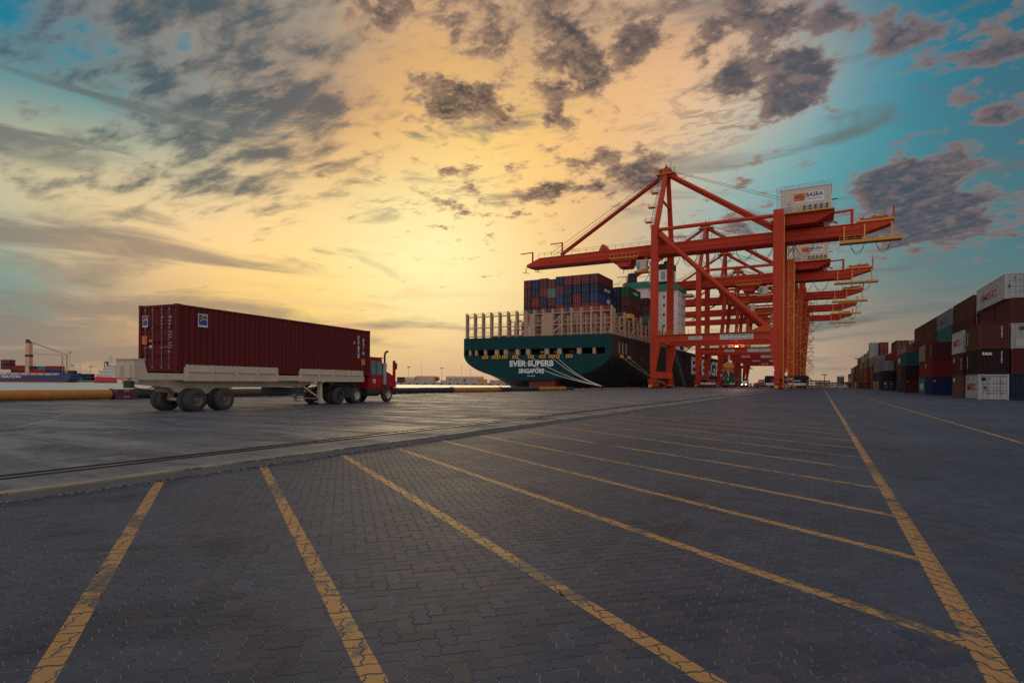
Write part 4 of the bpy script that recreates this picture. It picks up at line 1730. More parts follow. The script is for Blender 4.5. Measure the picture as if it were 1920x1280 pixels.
# ---- containers on deck
BAY1 = ['maroon navy maroon brown navy red red brown maroon'.split(),
        'maroon navy red palegreen brown navy navy navy navy'.split(),
        'maroon red navy maroon blue navy red navy blue'.split(),
        'navy navy maroon navy red navy red red red'.split(),
        'maroon grey brown grey navy maroon grey red brown'.split(),
        'navy maroon navy brown maroon navy maroon navy maroon'.split()]
HB = 2.62
TOPB = 31.3
for c_ in range(9):
    x = -75.0 + c_ * 2.535 + (0.10 if c_ > 5 else 0)
    drop = (.30, .30, .12, .55, 0, 0, .0, .0, .0)[c_]
    for t_ in range(6):
        col = BAY1[t_][c_]
        z = TOPB - HB * (t_ + 1) - drop
        o = container(f'{col} container, ship aft bay, {ORD[t_ + 1]} tier down, {ORD[c_ + 1]} column from the left', col,
                      (x, 147 + 6.1, z), 0, 12.19, 2.44, HB - .03, 'containers stacked on the ship', 0)
        if c_ == 8 and t_ == 1:
            lettering('DELMAS', 'print_white', o, (1.225, 1.2, 1.35), (0, 1, 0), (0, 0, 1), .85, 4.6)
        if c_ == 8 and t_ == 2:
            lettering('APL', 'print_white', o, (1.225, 2.4, 1.0), (0, 1, 0), (0, 0, 1), 1.15, 3.0)
            sticker(o, 'print_red', 1.6, 3.4, 1.225, 1.85, 2.25, 'x', 'emblem')
BAY2 = ['navy green'.split(), 'navy brown'.split(), 'navy maroon'.split(), 'navy brown'.split(), 'red navy'.split()]
for c_ in range(4):
    x = -51.3 - 2.535 * (3 - c_) + .2
    for t_ in range(5):
        col = ('beige', 'navy', 'navy', 'green')[c_] if t_ == 0 else (('navy', 'maroon', 'navy', 'brown')[c_] if t_ % 2 else ('brown', 'navy', 'navy', 'maroon')[c_])
        if c_ == 3 and t_ == 4:
            col = 'navy'
        z = 29.9 - 2.9 * (t_ + 1)
        o = container(f'{col} container, ship second bay, {ORD[t_ + 1]} tier down, {ORD[4 - c_]} column from the quay', col, (x, 163.4 + 6.1, z), 0, 12.19, 2.44, 2.86, 'containers stacked on the ship', 0)
        if c_ == 3 and t_ == 0:
            lettering('EVERGREEN', 'print_white', o, (1.225, .4, 1.5), (0, 1, 0), (0, 0, 1), .7, 5.0)
for c_ in range(3):
    x = -51.1 - 2.535 * (2 - c_) + .2 + (0 if c_ < 2 else .9)
    for t_ in range(5):
        col = ('maroon', 'brown', 'palegreen', 'green', 'red')[t_] if c_ == 2 else ('navy', 'maroon', 'red')[(t_ + c_) % 3]
        z = 28.8 - 2.75 * (t_ + 1)
        container(f'{col} container, ship third bay, {ORD[t_ + 1]} tier down, {ORD[3 - c_]} column from the quay', col, (x, 180.4 + 6.1, z), 0, 12.19, 2.44, 2.71, 'containers stacked on the ship', 1)
# orange spreader hanging over the side bays, flag at the stern rail
sp = thing('crane_spreader', 'yellow lifting spreader hanging beside the ship containers', 'spreader', (-48.2, 158.5, 19.6))
b = MB()
b.box(-1.2, 1.2, -3.0, 3.0, 0, .5)
b.build('spreader_beam', 'yellow', sp)
b = MB()
b.box(-.8, .8, -1.4, 1.4, .55, 1.5)
b.build('head_block', 'yellow', sp)
for x in (-.5, .5):
    b = MB()
    b.tube((x, 0, 1.5), (x, 0, 17), .04, 5)
    b.build('hoist_rope', 'dark', sp)
fl = thing('flag', 'red flag drooping from a leaning white staff at the ship stern rail', 'flag', (SXC - 1.0, SY + .5, DECK))
b = MB()
b.bar((0, 0, 0), (-.8, -.3, 6.3), .1)
b.build('staff', 'print_white', fl)
b = MB()
b.prism([(-.8, 6.2), (-.35, 5.6), (-.45, 2.6), (-.62, 2.4)], 'y', -.34, -.26)
b.build('cloth', 'print_red', fl)

# ---- mooring ropes
ROPES = [((-5.0, -.4, 7.9), 118, 'upper of the pale mooring ropes from the stern fairleads to the bollard'),
         ((-.4, -.4, 7.9), 118, 'lowest pale mooring rope crossing the port name on the stern'),
         ((5.6, -.4, 7.9), 118, 'pale mooring rope leaving the stern right of the ship name'),
         ((7.0, -.4, 7.9), 118, 'steepest pale mooring rope at the right of the stern'),
         ((SHW + .4, 7.4, 8.0), 182, 'pale spring rope from the rear side opening along the ship'),
         ((SHW + .4, 13.4, 8.0), 182, 'pale spring rope from the forward side opening along the ship')]
for (p, yb, lab) in ROPES:
    o = thing('mooring_rope', lab, 'rope', (QUAY_X + 1.2, yb, APZ + .5), 0, 'mooring ropes of the container ship')
    A = Vector(ship_point(*p)) - o.location
    pts = [A * (1 - i / 16) + Vector((random.uniform(-.01, .01), 0, .12)) - Vector((0, 0, .9 * 4 * (i / 16) * (1 - i / 16))) for i in range(17)]
    b = MB()
    b.path(pts, .075, 6)
    b.build('line', 'rope', o)
# ================================================================ ship-to-shore cranes
def crane(label, yc, house=True, mat='steel_orange', detail=2, trolley_x=-40.0, boom_tip=-72.2, lean=0.0, stair='caged', half=9.0, roof_units=False):
    """x = 0 on the landside rail, -30 on the waterside rail, y along the quay"""
    c = thing('quay_crane', label, 'crane', (RAIL_X, yc, APZ), 0, 'ship-to-shore cranes on the quay')
    WX = -30.0
    TOPZ, BZ0, BZ1 = 43.6, 37.1, 40.3
    for sy in (-1, 1):
        y = sy * half
        for lx, k in ((0.0, 1), (WX, -1)):
            # leg: wide box, tapering on its inner side below the portal beam
            dl = lean
            b = MB()
            wx = 2.2 if lx == 0 else 1.75
            o_ = lx + (wx / 2 if lx == 0 else -wx / 2) * .0
            inn = -1 if lx == 0 else 1
            xo, xi = o_ - inn * wx / 2, o_ + inn * wx / 2
            b.prism([(xo - dl * .0, 5.4), (xo - inn * -.5 * 0, 5.4), (xi - inn * .35, 5.4), (xi + inn * 1.0, 12.0), (xi + inn * 1.0, 14.1), (xi, 14.3), (xi - inn * 0, TOPZ), (xo, TOPZ)] if False else
                    [(xo, 4.5), (xi - inn * .55, 4.5), (xi + inn * .75, 12.1), (xi, 14.2), (xi + dl, TOPZ), (xo + dl, TOPZ)], 'y', y - .75, y + .75)
            lg = b.build('leg', mat, c)
        b = MB()                             # portal beam with haunches
        b.prism([(WX - .7, 12.25), (WX + 2.4, 12.25), (WX + 3.4, 12.25), (-3.6, 12.25), (-.9, 12.25), (-.9, 14.15), (WX - .7, 14.15)], 'y', y - .72, y + .72)
        pb_ = b.build('portal_beam', mat, c)
        b = MB()
        b.bar((-28.6, y, 41.2), (-1.2, y, 14.9), 1.05, 1.05) if False else b.tube((-28.8, y, 41.0), (-2.2, y, 15.2), .58, 12)
        b.build('diagonal_brace', mat, c)
        b = MB()
        b.tube((WX + .8, y, 42.3), (-1.0, y, 42.3), .48, 12)
        b.build('tie_beam', mat, c)
        b = MB()
        b.prism([(-7.2, 14.2), (-1.0, 14.2), (-1.0, 14.9), (-2.6, 15.9)], 'y', y - .5, y + .5)
        b.build('brace_gusset', mat, c)
        if sy < 0:
            for (x0, x1, z0, z1, lines) in ((-20.9, -17.5, 12.72, 13.55, ('TEREX',)), (-13.2, -5.4, 12.5, 13.75, ('S.W.L: 65t UNDER SPREADER', 'S.W.L: 75t UNDER CARGO BEAM'))):
                b = MB()
                b.box(x0, x1, y - .76, y - .725, z0, z1)
                sgn = b.build('sign_board', 'print_white', pb_)
                for i, ln in enumerate(lines):
                    n = len(lines)
                    hz = (z1 - z0) / n
                    lettering(ln, 'print_black', sgn, ((x0 + x1) / 2 + (.3 if n == 1 else 0), y - .763, z1 - hz * (i + .5)), (1, 0, 0), (0, 0, 1), hz * .55, (x1 - x0) * (.68 if n == 1 else .92))
                if len(lines) == 1:
                    b = MB()
                    b.prism([(x0 + .2, z0 + .22), (x0 + .65, z0 + .22), (x0 + .65, z1 - .22), (x0 + .42, z1 - .4), (x0 + .2, z1 - .22)], 'y', y - .775, y - .762)
                    b.build('emblem', 'print_black', sgn)
        # walkway and rail on the portal beam
        b = MB()
        b.box(WX + 1.5, -1.5, y - 1.35, y - .74, 14.12, 14.2)
        wk = b.build('walkway', 'yellow', c)
        b = MB()
        for zz in (14.7, 15.2):
            b.bar((WX + 1.5, y - 1.32, zz), (-1.5, y - 1.32, zz), .06)
        for i in range(15):
            x = WX + 1.5 + i * 1.93
            b.bar((x, y - 1.32, 14.2), (x, y - 1.32, 15.2), .06)
        tag(b.build('handrails', 'yellow', wk), kind='stuff')
    for lx in (0.0, WX):
        b = MB()                             # sill and upper cross beams along the quay
        b.box(lx - .7, lx + .7, -half - .9, half + .9, 2.7, 4.52)
        b.build('sill_beam', mat, c)
        b = MB()
        b.box(lx - .62, lx + .62, -half + .7, half - .7, 12.4, 14.0)
        b.build('cross_beam', mat, c)
        b = MB()
        b.box(lx - .55, lx + .55, -half + .7, half - .7, 41.2, 43.2)
        b.build('cross_beam', mat, c)
        for sy in (-1, 1):                   # bogies: equaliser, trucks, wheels
            y = sy * (half - .2)
            b = MB()
            b.prism([(y - 3.6, 1.45), (y + 3.6, 1.45), (y + 3.2, 2.0), (y + .8, 2.7), (y - .8, 2.7), (y - 3.2, 2.0)], 'x', lx - .55, lx + .55)
            bg = b.build('bogie', 'steel_red', c)
            for k in (-2.6, 0, 2.6):
                b = MB()
                b.prism([(y + k - 1.1, .55), (y + k + 1.1, .55), (y + k + .9, 1.1), (y + k + .3, 1.44), (y + k - .3, 1.44), (y + k - .9, 1.1)], 'x', lx - .50, lx + .50)
                b.build('truck_frame', mat, bg)
                for w in (-.62, .62):
                    b = MB()
                    b.tube((lx - .28, y + k + w, .36), (lx + .28, y + k + w, .36), .37, 14)
                    b.build('wheel', 'dark', bg)
            b = MB()
            b.box(lx - 1.25, lx - .6, y - 1.6, y + 1.6, 1.6, 2.6)
            b.build('motor_box', 'steel_red', bg)
            b = MB()
            b.box(lx - .4, lx + .4, y + sy * 3.9 - .25, y + sy * 3.9 + .25, .3, 1.1)
            b.build('buffer', 'yellow', bg)
    # boom and girder: twin-flange box with lower rail ledges, sliver taper at the tips
    b = MB()
    b.prism([(boom_tip, BZ0 + .3), (boom_tip, BZ0 + 1.0), (boom_tip + 4.5, BZ1 - .4), (-30, BZ1), (-30, BZ0 + .55), (boom_tip + 2.0, BZ0 + .55)], 'y', -1.9, 1.9)
    bm_ = b.build('boom', mat, c)
    b = MB()
    b.box(boom_tip + 1.0, -30.0, -2.5, 2.5, BZ0, BZ0 + .5)
    b.build('trolley_ledge', 'steel_red', bm_)
    b = MB()
    b.prism([(-29.95, BZ0 + .55), (18.2, BZ0 + .55), (24.0, BZ1 - .9), (24.0, BZ1 - .3), (-29.95, BZ1)], 'y', -1.9, 1.9)
    gd = b.build('girder', mat, c)
    b = MB()
    b.box(-29.95, 18.0, -2.5, 2.5, BZ0, BZ0 + .5)
    b.build('trolley_ledge', 'steel_red', gd)
    for x0, x1, par in ((boom_tip + 4.5, -30.3, bm_), (-29.6, 17.5, gd)):
        for zz in (BZ0 + 1.25, BZ1 - .55):
            b = MB()
            b.box(x0, x1, -2.08, -1.88, zz, zz + .14)
            b.build('stiffener', mat, par)
    b = MB()
    b.box(-31.2, -28.8, -2.2, 2.2, BZ1 - .2, BZ1 + .9)
    b.build('boom_hinge', 'steel_red', c)
    b = MB()                                 # handrail along the boom
    for x0, x1 in ((boom_tip + 4, -32), (-28, -3), (5, 22)):
        for zz in (.55, 1.1):
            b.bar((x0, -1.85, BZ1 + zz - (.25 if x0 > 0 else 0)), (x1, -1.85, BZ1 + zz - (.25 if x0 > 0 else 0)), .07)
        n = int((x1 - x0) / 2.2)
        for i in range(n + 1):
            x = x0 + (x1 - x0) * i / n
            b.bar((x, -1.85, BZ1 - .4), (x, -1.85, BZ1 + 1.1), .07)
    tag(b.build('handrails', 'grey', c), kind='stuff')
    for lx in (-29.0, -1.3):                 # hangers of the girder
        b = MB()
        b.box(lx - .5, lx + .5, -half + .5, half - .5, BZ1, BZ1 + 1.0)
        b.build('girder_support', mat, c)
    # A-frame
    AX, AZ = -29.0, 60.0
    for sy in (-1, 1):
        b = MB()
        b.bar((WX + .2, sy * (half - .1), 42.6), (AX, sy * 1.2, AZ), 1.25, 1.25, up=(0, 1, 0), w2=1.0, h2=1.0)
        b.build('a_frame_post', mat, c)
        b = MB()                             # forestays, backstays
        b.bar((AX - 1.0, sy * .5, AZ - .4), (-61.2, sy * .55, BZ1 + .3), .38, .62)
        b.build('forestay', 'steel_red', c)
        b = MB()
        b.tube((AX + .9, sy * 1.2, AZ - .6), (-1.0, sy * 2.2, BZ1 + .8), .50, 10)
        b.build('backstay', mat, c)
        b = MB()
        b.tube((AX - 1.2, sy * .8, AZ + .6), (-64.5, sy * 1.3, BZ1 + .6), .06, 5)
        b.build('boom_rope', 'dark', c)
        b = MB()
        b.tube((AX + 1, sy * .6, AZ + .7), (3.0, sy * 1.3, 47.5), .05, 5)
        b.build('boom_rope', 'dark', c)
    b = MB()
    b.tube((AX, -4.3, 52), (AX, 4.3, 52), .3, 8) if False else b.bar((AX - .2, -4.6, 51.4), (AX - .2, 4.6, 51.4), .5)
    b.build('a_frame_tie', mat, c)
    b = MB()
    b.box(AX - 2.6, AX + 2.6, -2.4, 2.4, AZ - .6, AZ - .4)
    ap = b.build('apex_platform', 'yellow', c)
    b = MB()
    b.box(AX - 1.3, AX + 1.2, -1.6, 1.6, AZ - .4, AZ + 1.2)
    b.build('sheave_head', 'steel_red', ap)
    b = MB()
    b.tube((AX - 1.5, -.9, AZ + .7), (AX - 1.5, .9, AZ + .7), .75, 14)
    b.build('sheave', 'dark', ap)
    b = MB()
    b.prism([(AX - 1.0, AZ + 1.2), (AX + .6, AZ + 1.2), (AX - .2, AZ + 2.6)], 'y', -.3, .3)
    b.build('apex_bracket', mat, ap)
    for x, h in ((AX + 1.1, 3.4), (AX + 2.1, 1.9), (AX - .3, 3.0)):
        b = MB()
        b.bar((x, -.5, AZ), (x, -.5, AZ + h), .09)
        b.build('antenna', 'dark', ap)
    b = MB()
    for sy in (-2.35, 2.35):
        for zz in (.2, .7):
            b.bar((AX - 2.6, sy, AZ + zz), (AX + 2.6, sy, AZ + zz), .06)
        for i in range(6):
            x = AX - 2.6 + 1.04 * i
            b.bar((x, sy, AZ - .4), (x, sy, AZ + .7), .06)
    tag(b.build('handrails', 'yellow', ap), kind='stuff')
    if detail > 0:
        # ladder and rest platforms up the A-frame, waterside
        ld = MB()
        for i in range(40):
            f = i / 39
            p = Vector((WX - 1.2 + 1.0 * f, -(half - .4) + (half - 2.0) * f, 43 + 16 * f))
            ld.bar(p - Vector((.35, 0, 0)), p + Vector((.35, 0, 0)), .09)
        for s_ in (-.35, .35):
            ld.bar((WX - 1.2 + s_, -(half - .4), 43), (WX - .2 + s_, -1.6, 59), .09)
        tag(ld.build('ladder', 'grey', c), kind='stuff')
        for f in (.08, .36, .64):
            b = MB()
            x, y, z = WX - 2.0 + f, -(half - .4) + (half - 2) * f, 43.5 + 16 * f
            b.box(x - .9, x + .9, y - .9, y + .9, z, z + .12)
            rp = b.build('rest_platform', 'yellow', c)
            b = MB()
            for zz in (.5, 1.0):
                for q, r_ in (((-.9, -.9), (.9, -.9)), ((-.9, -.9), (-.9, .9)), ((-.9, .9), (.9, .9))):
                    b.bar((x + q[0], y + q[1], z + zz), (x + r_[0], y + r_[1], z + zz), .07)
            for q in ((-.9, -.9), (.9, -.9), (-.9, .9), (.9, .9)):
                b.bar((x + q[0], y + q[1], z), (x + q[0], y + q[1], z + 1.0), .07)
            tag(b.build('handrails', 'yellow', rp), kind='stuff')
        # small davits on the boom tip and girder end
        for x, ln in ((boom_tip + .8, -4.4), (boom_tip + 10.8, -4.2)):
            b = MB()
            zt = BZ1 + (1.6 if x < boom_tip + 3 else 3.6)
            b.bar((x + 1.2, -1.6, BZ1 - 1.4), (x + 1.2, -1.6, zt), .38)
            b.bar((x + 1.4, -1.6, zt), (x + 1.4 + ln, -1.6, zt - .1), .26)
            b.build('davit', mat, c)
        for x in (boom_tip - .2, boom_tip + 4.0):
            b = MB()
            b.bar((x, -1.8, BZ0 + .2), (x, -1.8, BZ0 - 1.6), .18)
            b.bar((x - 1.2, -1.8, BZ0 - 1.2), (x + 1.2, -1.8, BZ0 - 1.7), .12)
            b.build('light_bracket', 'dark', c)
        b = MB()
        b.prism([(-48.6, BZ1), (-45.8, BZ1), (-46.2, BZ1 + .8), (-46.9, BZ1 + 1.7), (-47.7, BZ1 + 1.8)], 'y', -1.3, 1.3)
        b.build('boom_latch', mat, c)
    # landside platform and hoist jib
    b = MB()
    b.box(13.0, 25.4, -4.6, -2.0, 34.9, 35.5)
    pf = b.build('service_platform', 'yellow', c)
    for x in (14.0, 18.2, 23.6):
        b = MB()
        b.bar((x, -2.6, 35.4), (x, -2.2, BZ0 + 2.4), .30)
        b.build('platform_hanger', 'yellow', pf)
    b = MB()
    for zz in (36.0, 36.6):
        b.bar((13, -4.5, zz), (25.4, -4.5, zz), .08)
    for i in range(9):
        b.bar((13 + i * 1.55, -4.5, 35.5), (13 + i * 1.55, -4.5, 36.6), .08)
    tag(b.build('handrails', 'yellow', pf), kind='stuff')
    b = MB()
    b.prism([(16.5, BZ1 - .2), (24.2, BZ1 - .2), (24.2, BZ1 + .3), (16.5, BZ1 + .2)], 'y', -2.2, 2.2)
    rp = b.build('reeving_platform', 'yellow', c)
    b = MB()
    for x, r_ in ((17.8, .5), (20.2, .7), (22.4, .6)):
        b.tube((x, -1.2, BZ1 + .7), (x, 1.2, BZ1 + .7), r_, 12)
    b.prism([(17.0, BZ1 + .2), (23.4, BZ1 + .3), (22.6, BZ1 + 1.4), (18.6, BZ1 + 1.0)], 'y', -.5, .5)
    tag(b.build('rope_sheaves', mat, rp), kind='stuff')
    b = MB()
    b.bar((24.0, -1.8, BZ1 - .2), (24.0, -1.8, BZ1 + 3.0), .36)
    b.build('end_post', mat, c)
    if detail > 0:
        b = MB()
        b.bar((15.6, -2.0, BZ1 - .6), (15.6, -2.0, BZ1 + 3.0), .65)
        b.bar((15.9, -2.0, BZ1 + 3.0), (8.2, -2.0, BZ1 + 2.7), .45)
        b.build('hoist_jib', mat, c)
        b = MB()
        b.box(9.8, 11.0, -1.6, -.6, BZ1 - .1, BZ1 + 1.0)
        b.build('junction_box', 'grey', c)
    # trolley, operator's cab
    tx = trolley_x
    b = MB()
    b.box(tx - 4.6, tx + 3.0, -3.0, 3.0, BZ0 - .75, BZ0 - .05)
    b.prism([(tx - 3.6, BZ0 - .75), (tx + 1.4, BZ0 - .75), (tx + .6, BZ0 - 2.4), (tx - 2.6, BZ0 - 2.4)], 'y', -2.4, 2.4)
    tl = b.build('trolley', 'steel_orange', c)
    b = MB()
    b.box(tx - 5.0, tx + 3.4, -3.3, -2.7, BZ0 - .1, BZ0 + .2)
    for i in range(8):
        b.bar((tx - 5 + i * 1.2, -3.2, BZ0), (tx - 5 + i * 1.2, -3.2, BZ0 + 1.3), .10)
    b.bar((tx - 5, -3.2, BZ0 + 1.3), (tx + 3.4, -3.2, BZ0 + 1.3), .10)
    tag(b.build('handrails', 'yellow', tl), kind='stuff')
    b = MB()
    b.prism([(tx + 2.8, BZ0 - 1.0), (tx + 5.6, BZ0 - 1.0), (tx + 5.6, BZ0 - 3.7), (tx + 3.4, BZ0 - 4.1), (tx + 2.6, BZ0 - 2.9)], 'y', -2.9, -.5)
    cb = b.build('operator_cab', 'cream', tl)
    b = MB()
    b.prism([(tx + 2.9, BZ0 - 1.5), (tx + 3.9, BZ0 - 1.5), (tx + 3.9, BZ0 - 3.6), (tx + 3.3, BZ0 - 3.8), (tx + 2.75, BZ0 - 2.9)], 'y', -2.94, -2.905)
    b.build('cab_window', 'glass', cb)
    b = MB()
    b.box(tx + 2.2, tx + 6.0, -3.1, -.3, BZ0 - 4.5, BZ0 - 4.1)
    b.build('cab_floor', 'yellow', cb)
    b = MB()
    b.bar((tx + 5.5, -1.8, BZ0 - .2), (tx + 2.6, -1.8, BZ0 - 4.2), .35)
    b.build('cab_hanger', 'yellow', tl)
    # festoon cable loops under the girder and boom
    n = 0
    for x0, x1, sag in ([(tx + 6 + i * 4.6, tx + 10.6 + i * 4.6, 3.4) for i in range(int((12 - tx - 6) / 4.6))] + [(15.2, 18.2, 2.0), (20.4, 23.4, 2.0)]):
        zt = BZ0 - .25 if x0 < 14 else 34.9
        b = MB()
        for k, (dy_, ds_) in enumerate(((-2.7, 0), (-2.9, .5))):
            pts = []
            for i in range(11):
                f = i / 10
                pts.append((x0 + (x1 - x0) * f, dy_, zt - (sag + ds_) * (1 - (2 * f - 1) ** 2) ** .8))
            b.path(pts, .055, 5, 0, False)
        b.box(x0 - .2, x0 + .2, -3.0, -2.5, zt - .1, zt + .3)
        tag(b.build('festoon_cable', 'dark', c), kind='stuff')
    if house:
        X0, X1, Y0, Y1, Z0, Z1 = .1, 11.2, -5.0, 4.2, 43.4, 49.3
        b = MB()
        b.box(X0, X1, Y0, Y1, Z0, Z1)
        hs = b.build('machinery_house', 'cream', c)
        n = 22
        me0 = None
        for i in range(n):                   # cladding panels on the face toward the yard
            a0 = X0 + (X1 - X0) * i / n
            if me0 is None:
                b = MB()
                b.box(.02, (X1 - X0) / n - .05, -.07, 0, Z0 + .1, Z1 - .15)
                o = b.build('panel', 'cream', hs, (a0, Y0, 0))
                me0 = o.data
            else:
                link('panel', me0, hs, (a0, Y0, 0))
        b = MB()
        b.box(X0 - .12, X1 + .12, Y0 - .12, Y1 + .12, Z1 - .14, Z1 + .06)
        b.build('roof_edge', 'steel_red' if False else 'grey', hs)
        # sign
        b = MB()
        b.box(X0 + 2.9, X1 - 1.5, Y0 - .14, Y0 - .08, Z1 - 3.6, Z1 - 1.1)
        sg_ = b.build('sign_board', 'print_white', hs)
        b = MB()
        b.box(X0 + 3.0, X0 + 5.6, Y0 - .155, Y0 - .142, Z1 - 3.2, Z1 - 1.25)
        lg_ = b.build('logo_field', 'print_orange', sg_)
        b = MB()                             # a small crane drawn in dark lines
        yy = Y0 - .16
        for p, q in (((3.2, 2.35), (5.4, 2.2)), ((4.45, 1.6), (4.45, 3.0)), ((4.9, 2.1), (4.9, 3.0)), ((4.45, 1.6), (3.3, 2.3)), ((4.45, 1.6), (5.3, 2.2)), ((4.45, 2.7), (4.9, 2.7)), ((3.3, 2.3), (4.4, 2.0))):
            b.bar((X0 + p[0], yy, Z1 - p[1]), (X0 + q[0], yy, Z1 - q[1]), .10, .02, up=(0, 1, 0))
        tag(b.build('crane_emblem', 'print_black', sg_), kind='stuff')
        lettering('BASRA', 'print_black', sg_, (X0 + 7.55, Y0 - .145, Z1 - 1.85), (1, 0, 0), (0, 0, 1), 1.05, 3.6)
        lettering('Gateway Terminal', 'print_black', sg_, (X0 + 7.4, Y0 - .145, Z1 - 2.85), (1, 0, 0), (0, 0, 1), .36, 3.2)
        # platform, raked support, air conditioners, louvre, rail
        b = MB()
        b.box(X0 - .5, X1 + .7, Y0 - 1.5, Y1 + .6, Z0 - .35, Z0 - .003)
        b.build('platform', 'yellow', hs)
        b = MB()
        b.prism([(X0 - .3, Z0 - .36), (X1 + .5, Z0 - .36), (X1 + .5, Z0 - .9), (X1 - 3.2, BZ1 + .2), (X0 + .6, BZ1 + .2)], 'y', Y0 - .6, Y1)
        b.build('house_support', 'steel_red', hs)
        b = MB()
        b.box(X1 - 1.8, X1 - 1.4, -2, 2, BZ1, Z0 - .9)
        b.bar((X1 - 1.5, -1.9, Z0 - 1.2), (X1 + 1.4, -1.9, BZ1 + .2), .3)
        b.build('support_strut', 'steel_red', hs)
        for i, x in enumerate((4.2, 5.5, 6.7, 7.9, 9.1, 10.3)):
            b = MB()
            hgt = .45 if i == 0 else .85
            b.box(x - .28, x + .28, Y0 - .75, Y0 - .15, Z0, Z0 + hgt)
            ac = b.build('air_conditioner', 'grey', hs)
            if i:
                b = MB()
                b.tube((x, Y0 - .77, Z0 + .45), (x, Y0 - .75, Z0 + .45), .22, 12)
                b.build('fan', 'dark', ac)
                b = MB()
                b.box(x - .24, x + .24, Y0 - .6, Y0 - .1, Z0 + 1.0, Z0 + 1.5)
                b.build('air_conditioner', 'dark', hs)
        b = MB()
        b.box(X0 + .8, X0 + 2.7, Y0 - .2, Y0 - .08, Z0 + .1, Z0 + 1.6)
        b.build('louvre', 'grey', hs)
        b = MB()
        b.tube((X0 + 2.0, Y0 - .09, Z0 + 2.3), (X0 + 2.0, Y0 - .14, Z0 + 2.3), .35, 14)
        b.build('hatch', 'grey', hs)
        b = MB()
        b.bar((X1 + .1, -3.0, Z0 + 2.8), (X1 + 1.3, -3.0, Z0 + 2.8), .22)
        b.build('lifting_arm', 'dark', hs)
        b = MB()
        for ya in (Y0 - 1.45,):
            for zz in (.55, 1.1):
                b.bar((X0 - .5, ya, Z0 + zz), (X1 + .7, ya, Z0 + zz), .07)
            for i in range(12):
                x = X0 - .5 + i * 1.11
                b.bar((x, ya, Z0), (x, ya, Z0 + 1.1), .07)
        b.bar((X0 + .05, Y0 + .1, Z1 + .95), (X1 - .05, Y0 + .1, Z1 + .95), .08)
        b.bar((X0 + .05, Y0 + .1, Z1 + .5), (X1 - .05, Y0 + .1, Z1 + .5), .06)
        for i in range(9):
            x = X0 + .05 + i * 1.375
            b.bar((x, Y0 + .1, Z1), (x, Y0 + .1, Z1 + .95), .07)
        tag(b.build('handrails', 'grey', hs), kind='stuff')
        b = MB()
        for s_ in (-.25, .25):
            b.bar((X0 - .55 + s_, Y0 - .4, Z0), (X0 - .55 + s_, Y0 - .4, Z1 + .9), .07)
        for i in range(16):
            b.bar((X0 - .8, Y0 - .4, Z0 + .2 + i * .4), (X0 - .3, Y0 - .4, Z0 + .2 + i * .4), .06)
        tag(b.build('ladder', 'grey', hs), kind='stuff')
        if roof_units:
            for i in range(5):
                b = MB()
                b.box(X0 + .6 + i * 1.25, X0 + 1.3 + i * 1.25, -3.8, -3.1, Z1 + .06, Z1 + 1.0)
                b.build('roof_unit', 'grey', hs)
    # stair tower on the landside, beside the far leg
    if stair == 'caged':
        b = MB()
        x0 = 1.5
        for x in (x0, x0 + 1.3):
            for y in (half - 1.6, half + .6):
                b.bar((x, y, .4), (x, y, 41.5), .14)
        for i in range(14):
            z = 1.2 + i * 3.0
            b.bar((x0, half - 1.6, z), (x0 + 1.3, half - 1.6, z), .12)
            b.bar((x0, half + .6, z), (x0 + 1.3, half + .6, z), .12)
            b.box(x0, x0 + 1.3, half - 1.6, half - .9, z, z + .08)
            if i < 13:
                s_ = 1 if i % 2 else -1
                b.bar((x0 + .65 - s_ * .5, half - .5, z), (x0 + .65 + s_ * .5, half - .5, z + 3.0), .5, .10)
        tag(b.build('stair_tower', 'yellow', c), kind='stuff')
        b = MB()
        for i in range(14):
            z = 1.0 + i * 3.0
            b.box(1.12, 1.34, -half - .7, -half + .7, z, z + .16)
        for y in (-half - .65, -half + .65):
            b.bar((1.30, y, .4), (1.30, y, 42), .14)
        for i in range(28):
            b.bar((1.3, -half - .25, .6 + i * 1.45), (1.3, -half + .25, .6 + i * 1.45), .07)
        tag(b.build('leg_ladder', 'yellow', c), kind='stuff')
    else:
        b = MB()                             # open zigzag stairs hung outside the leg
        for i in range(9):
            z = 3 + i * 4.2
            xa, xb = (1.4, 5.6) if i % 2 else (5.6, 1.4)
            b.bar((xa, half - 1.0, z), (xb, half - 1.0, z + 4.2), .22, .22)
            b.bar((xa, half + .2, z), (xb, half + .2, z + 4.2), .14, .14)
            b.bar((1.2, half - 1.0, z), (6.2, half - 1.0, z), .16)
            b.bar((1.2, half + .2, z), (6.2, half + .2, z), .12)
        b.bar((1.4, half - 1, 1), (1.4, half - 1, 40), .16)
        tag(b.build('stair_tower', 'yellow', c), kind='stuff')
    b = MB()                                 # hanging pale floodlights up the landside leg
    for z in (8.5, 15.5, 22, 28, 34.5):
        b.box(1.15, 2.0, half - .4, half + .3, z, z + .22)
    tag(b.build('floodlights', 'print_white', c), kind='stuff')
    return c


crane('nearest orange quay crane, its machinery house standing highest, boom over the ship stern', 161.0, True, 'steel_orange', 2, -39.6)
crane('second orange quay crane, its cream machinery house below the nearest one, row of roof units', 223.0, True, 'steel_orange', 1, -13.0, boom_tip=-71, roof_units=True)
crane('third red quay crane without machinery house, zigzag stairs outside its leg', 271.0, False, 'steel_red', 0, -22.0, lean=2.4, stair='zigzag', half=8)
crane('fourth red quay crane, booms showing between the third and the farthest', 316.0, False, 'steel_red', 0, -16.0, lean=2.4, stair='zigzag', half=8)
crane('farthest and smallest red quay crane in the row', 362.0, False, 'steel_red', 0, -20.0, lean=2.4, stair='zigzag', half=8)

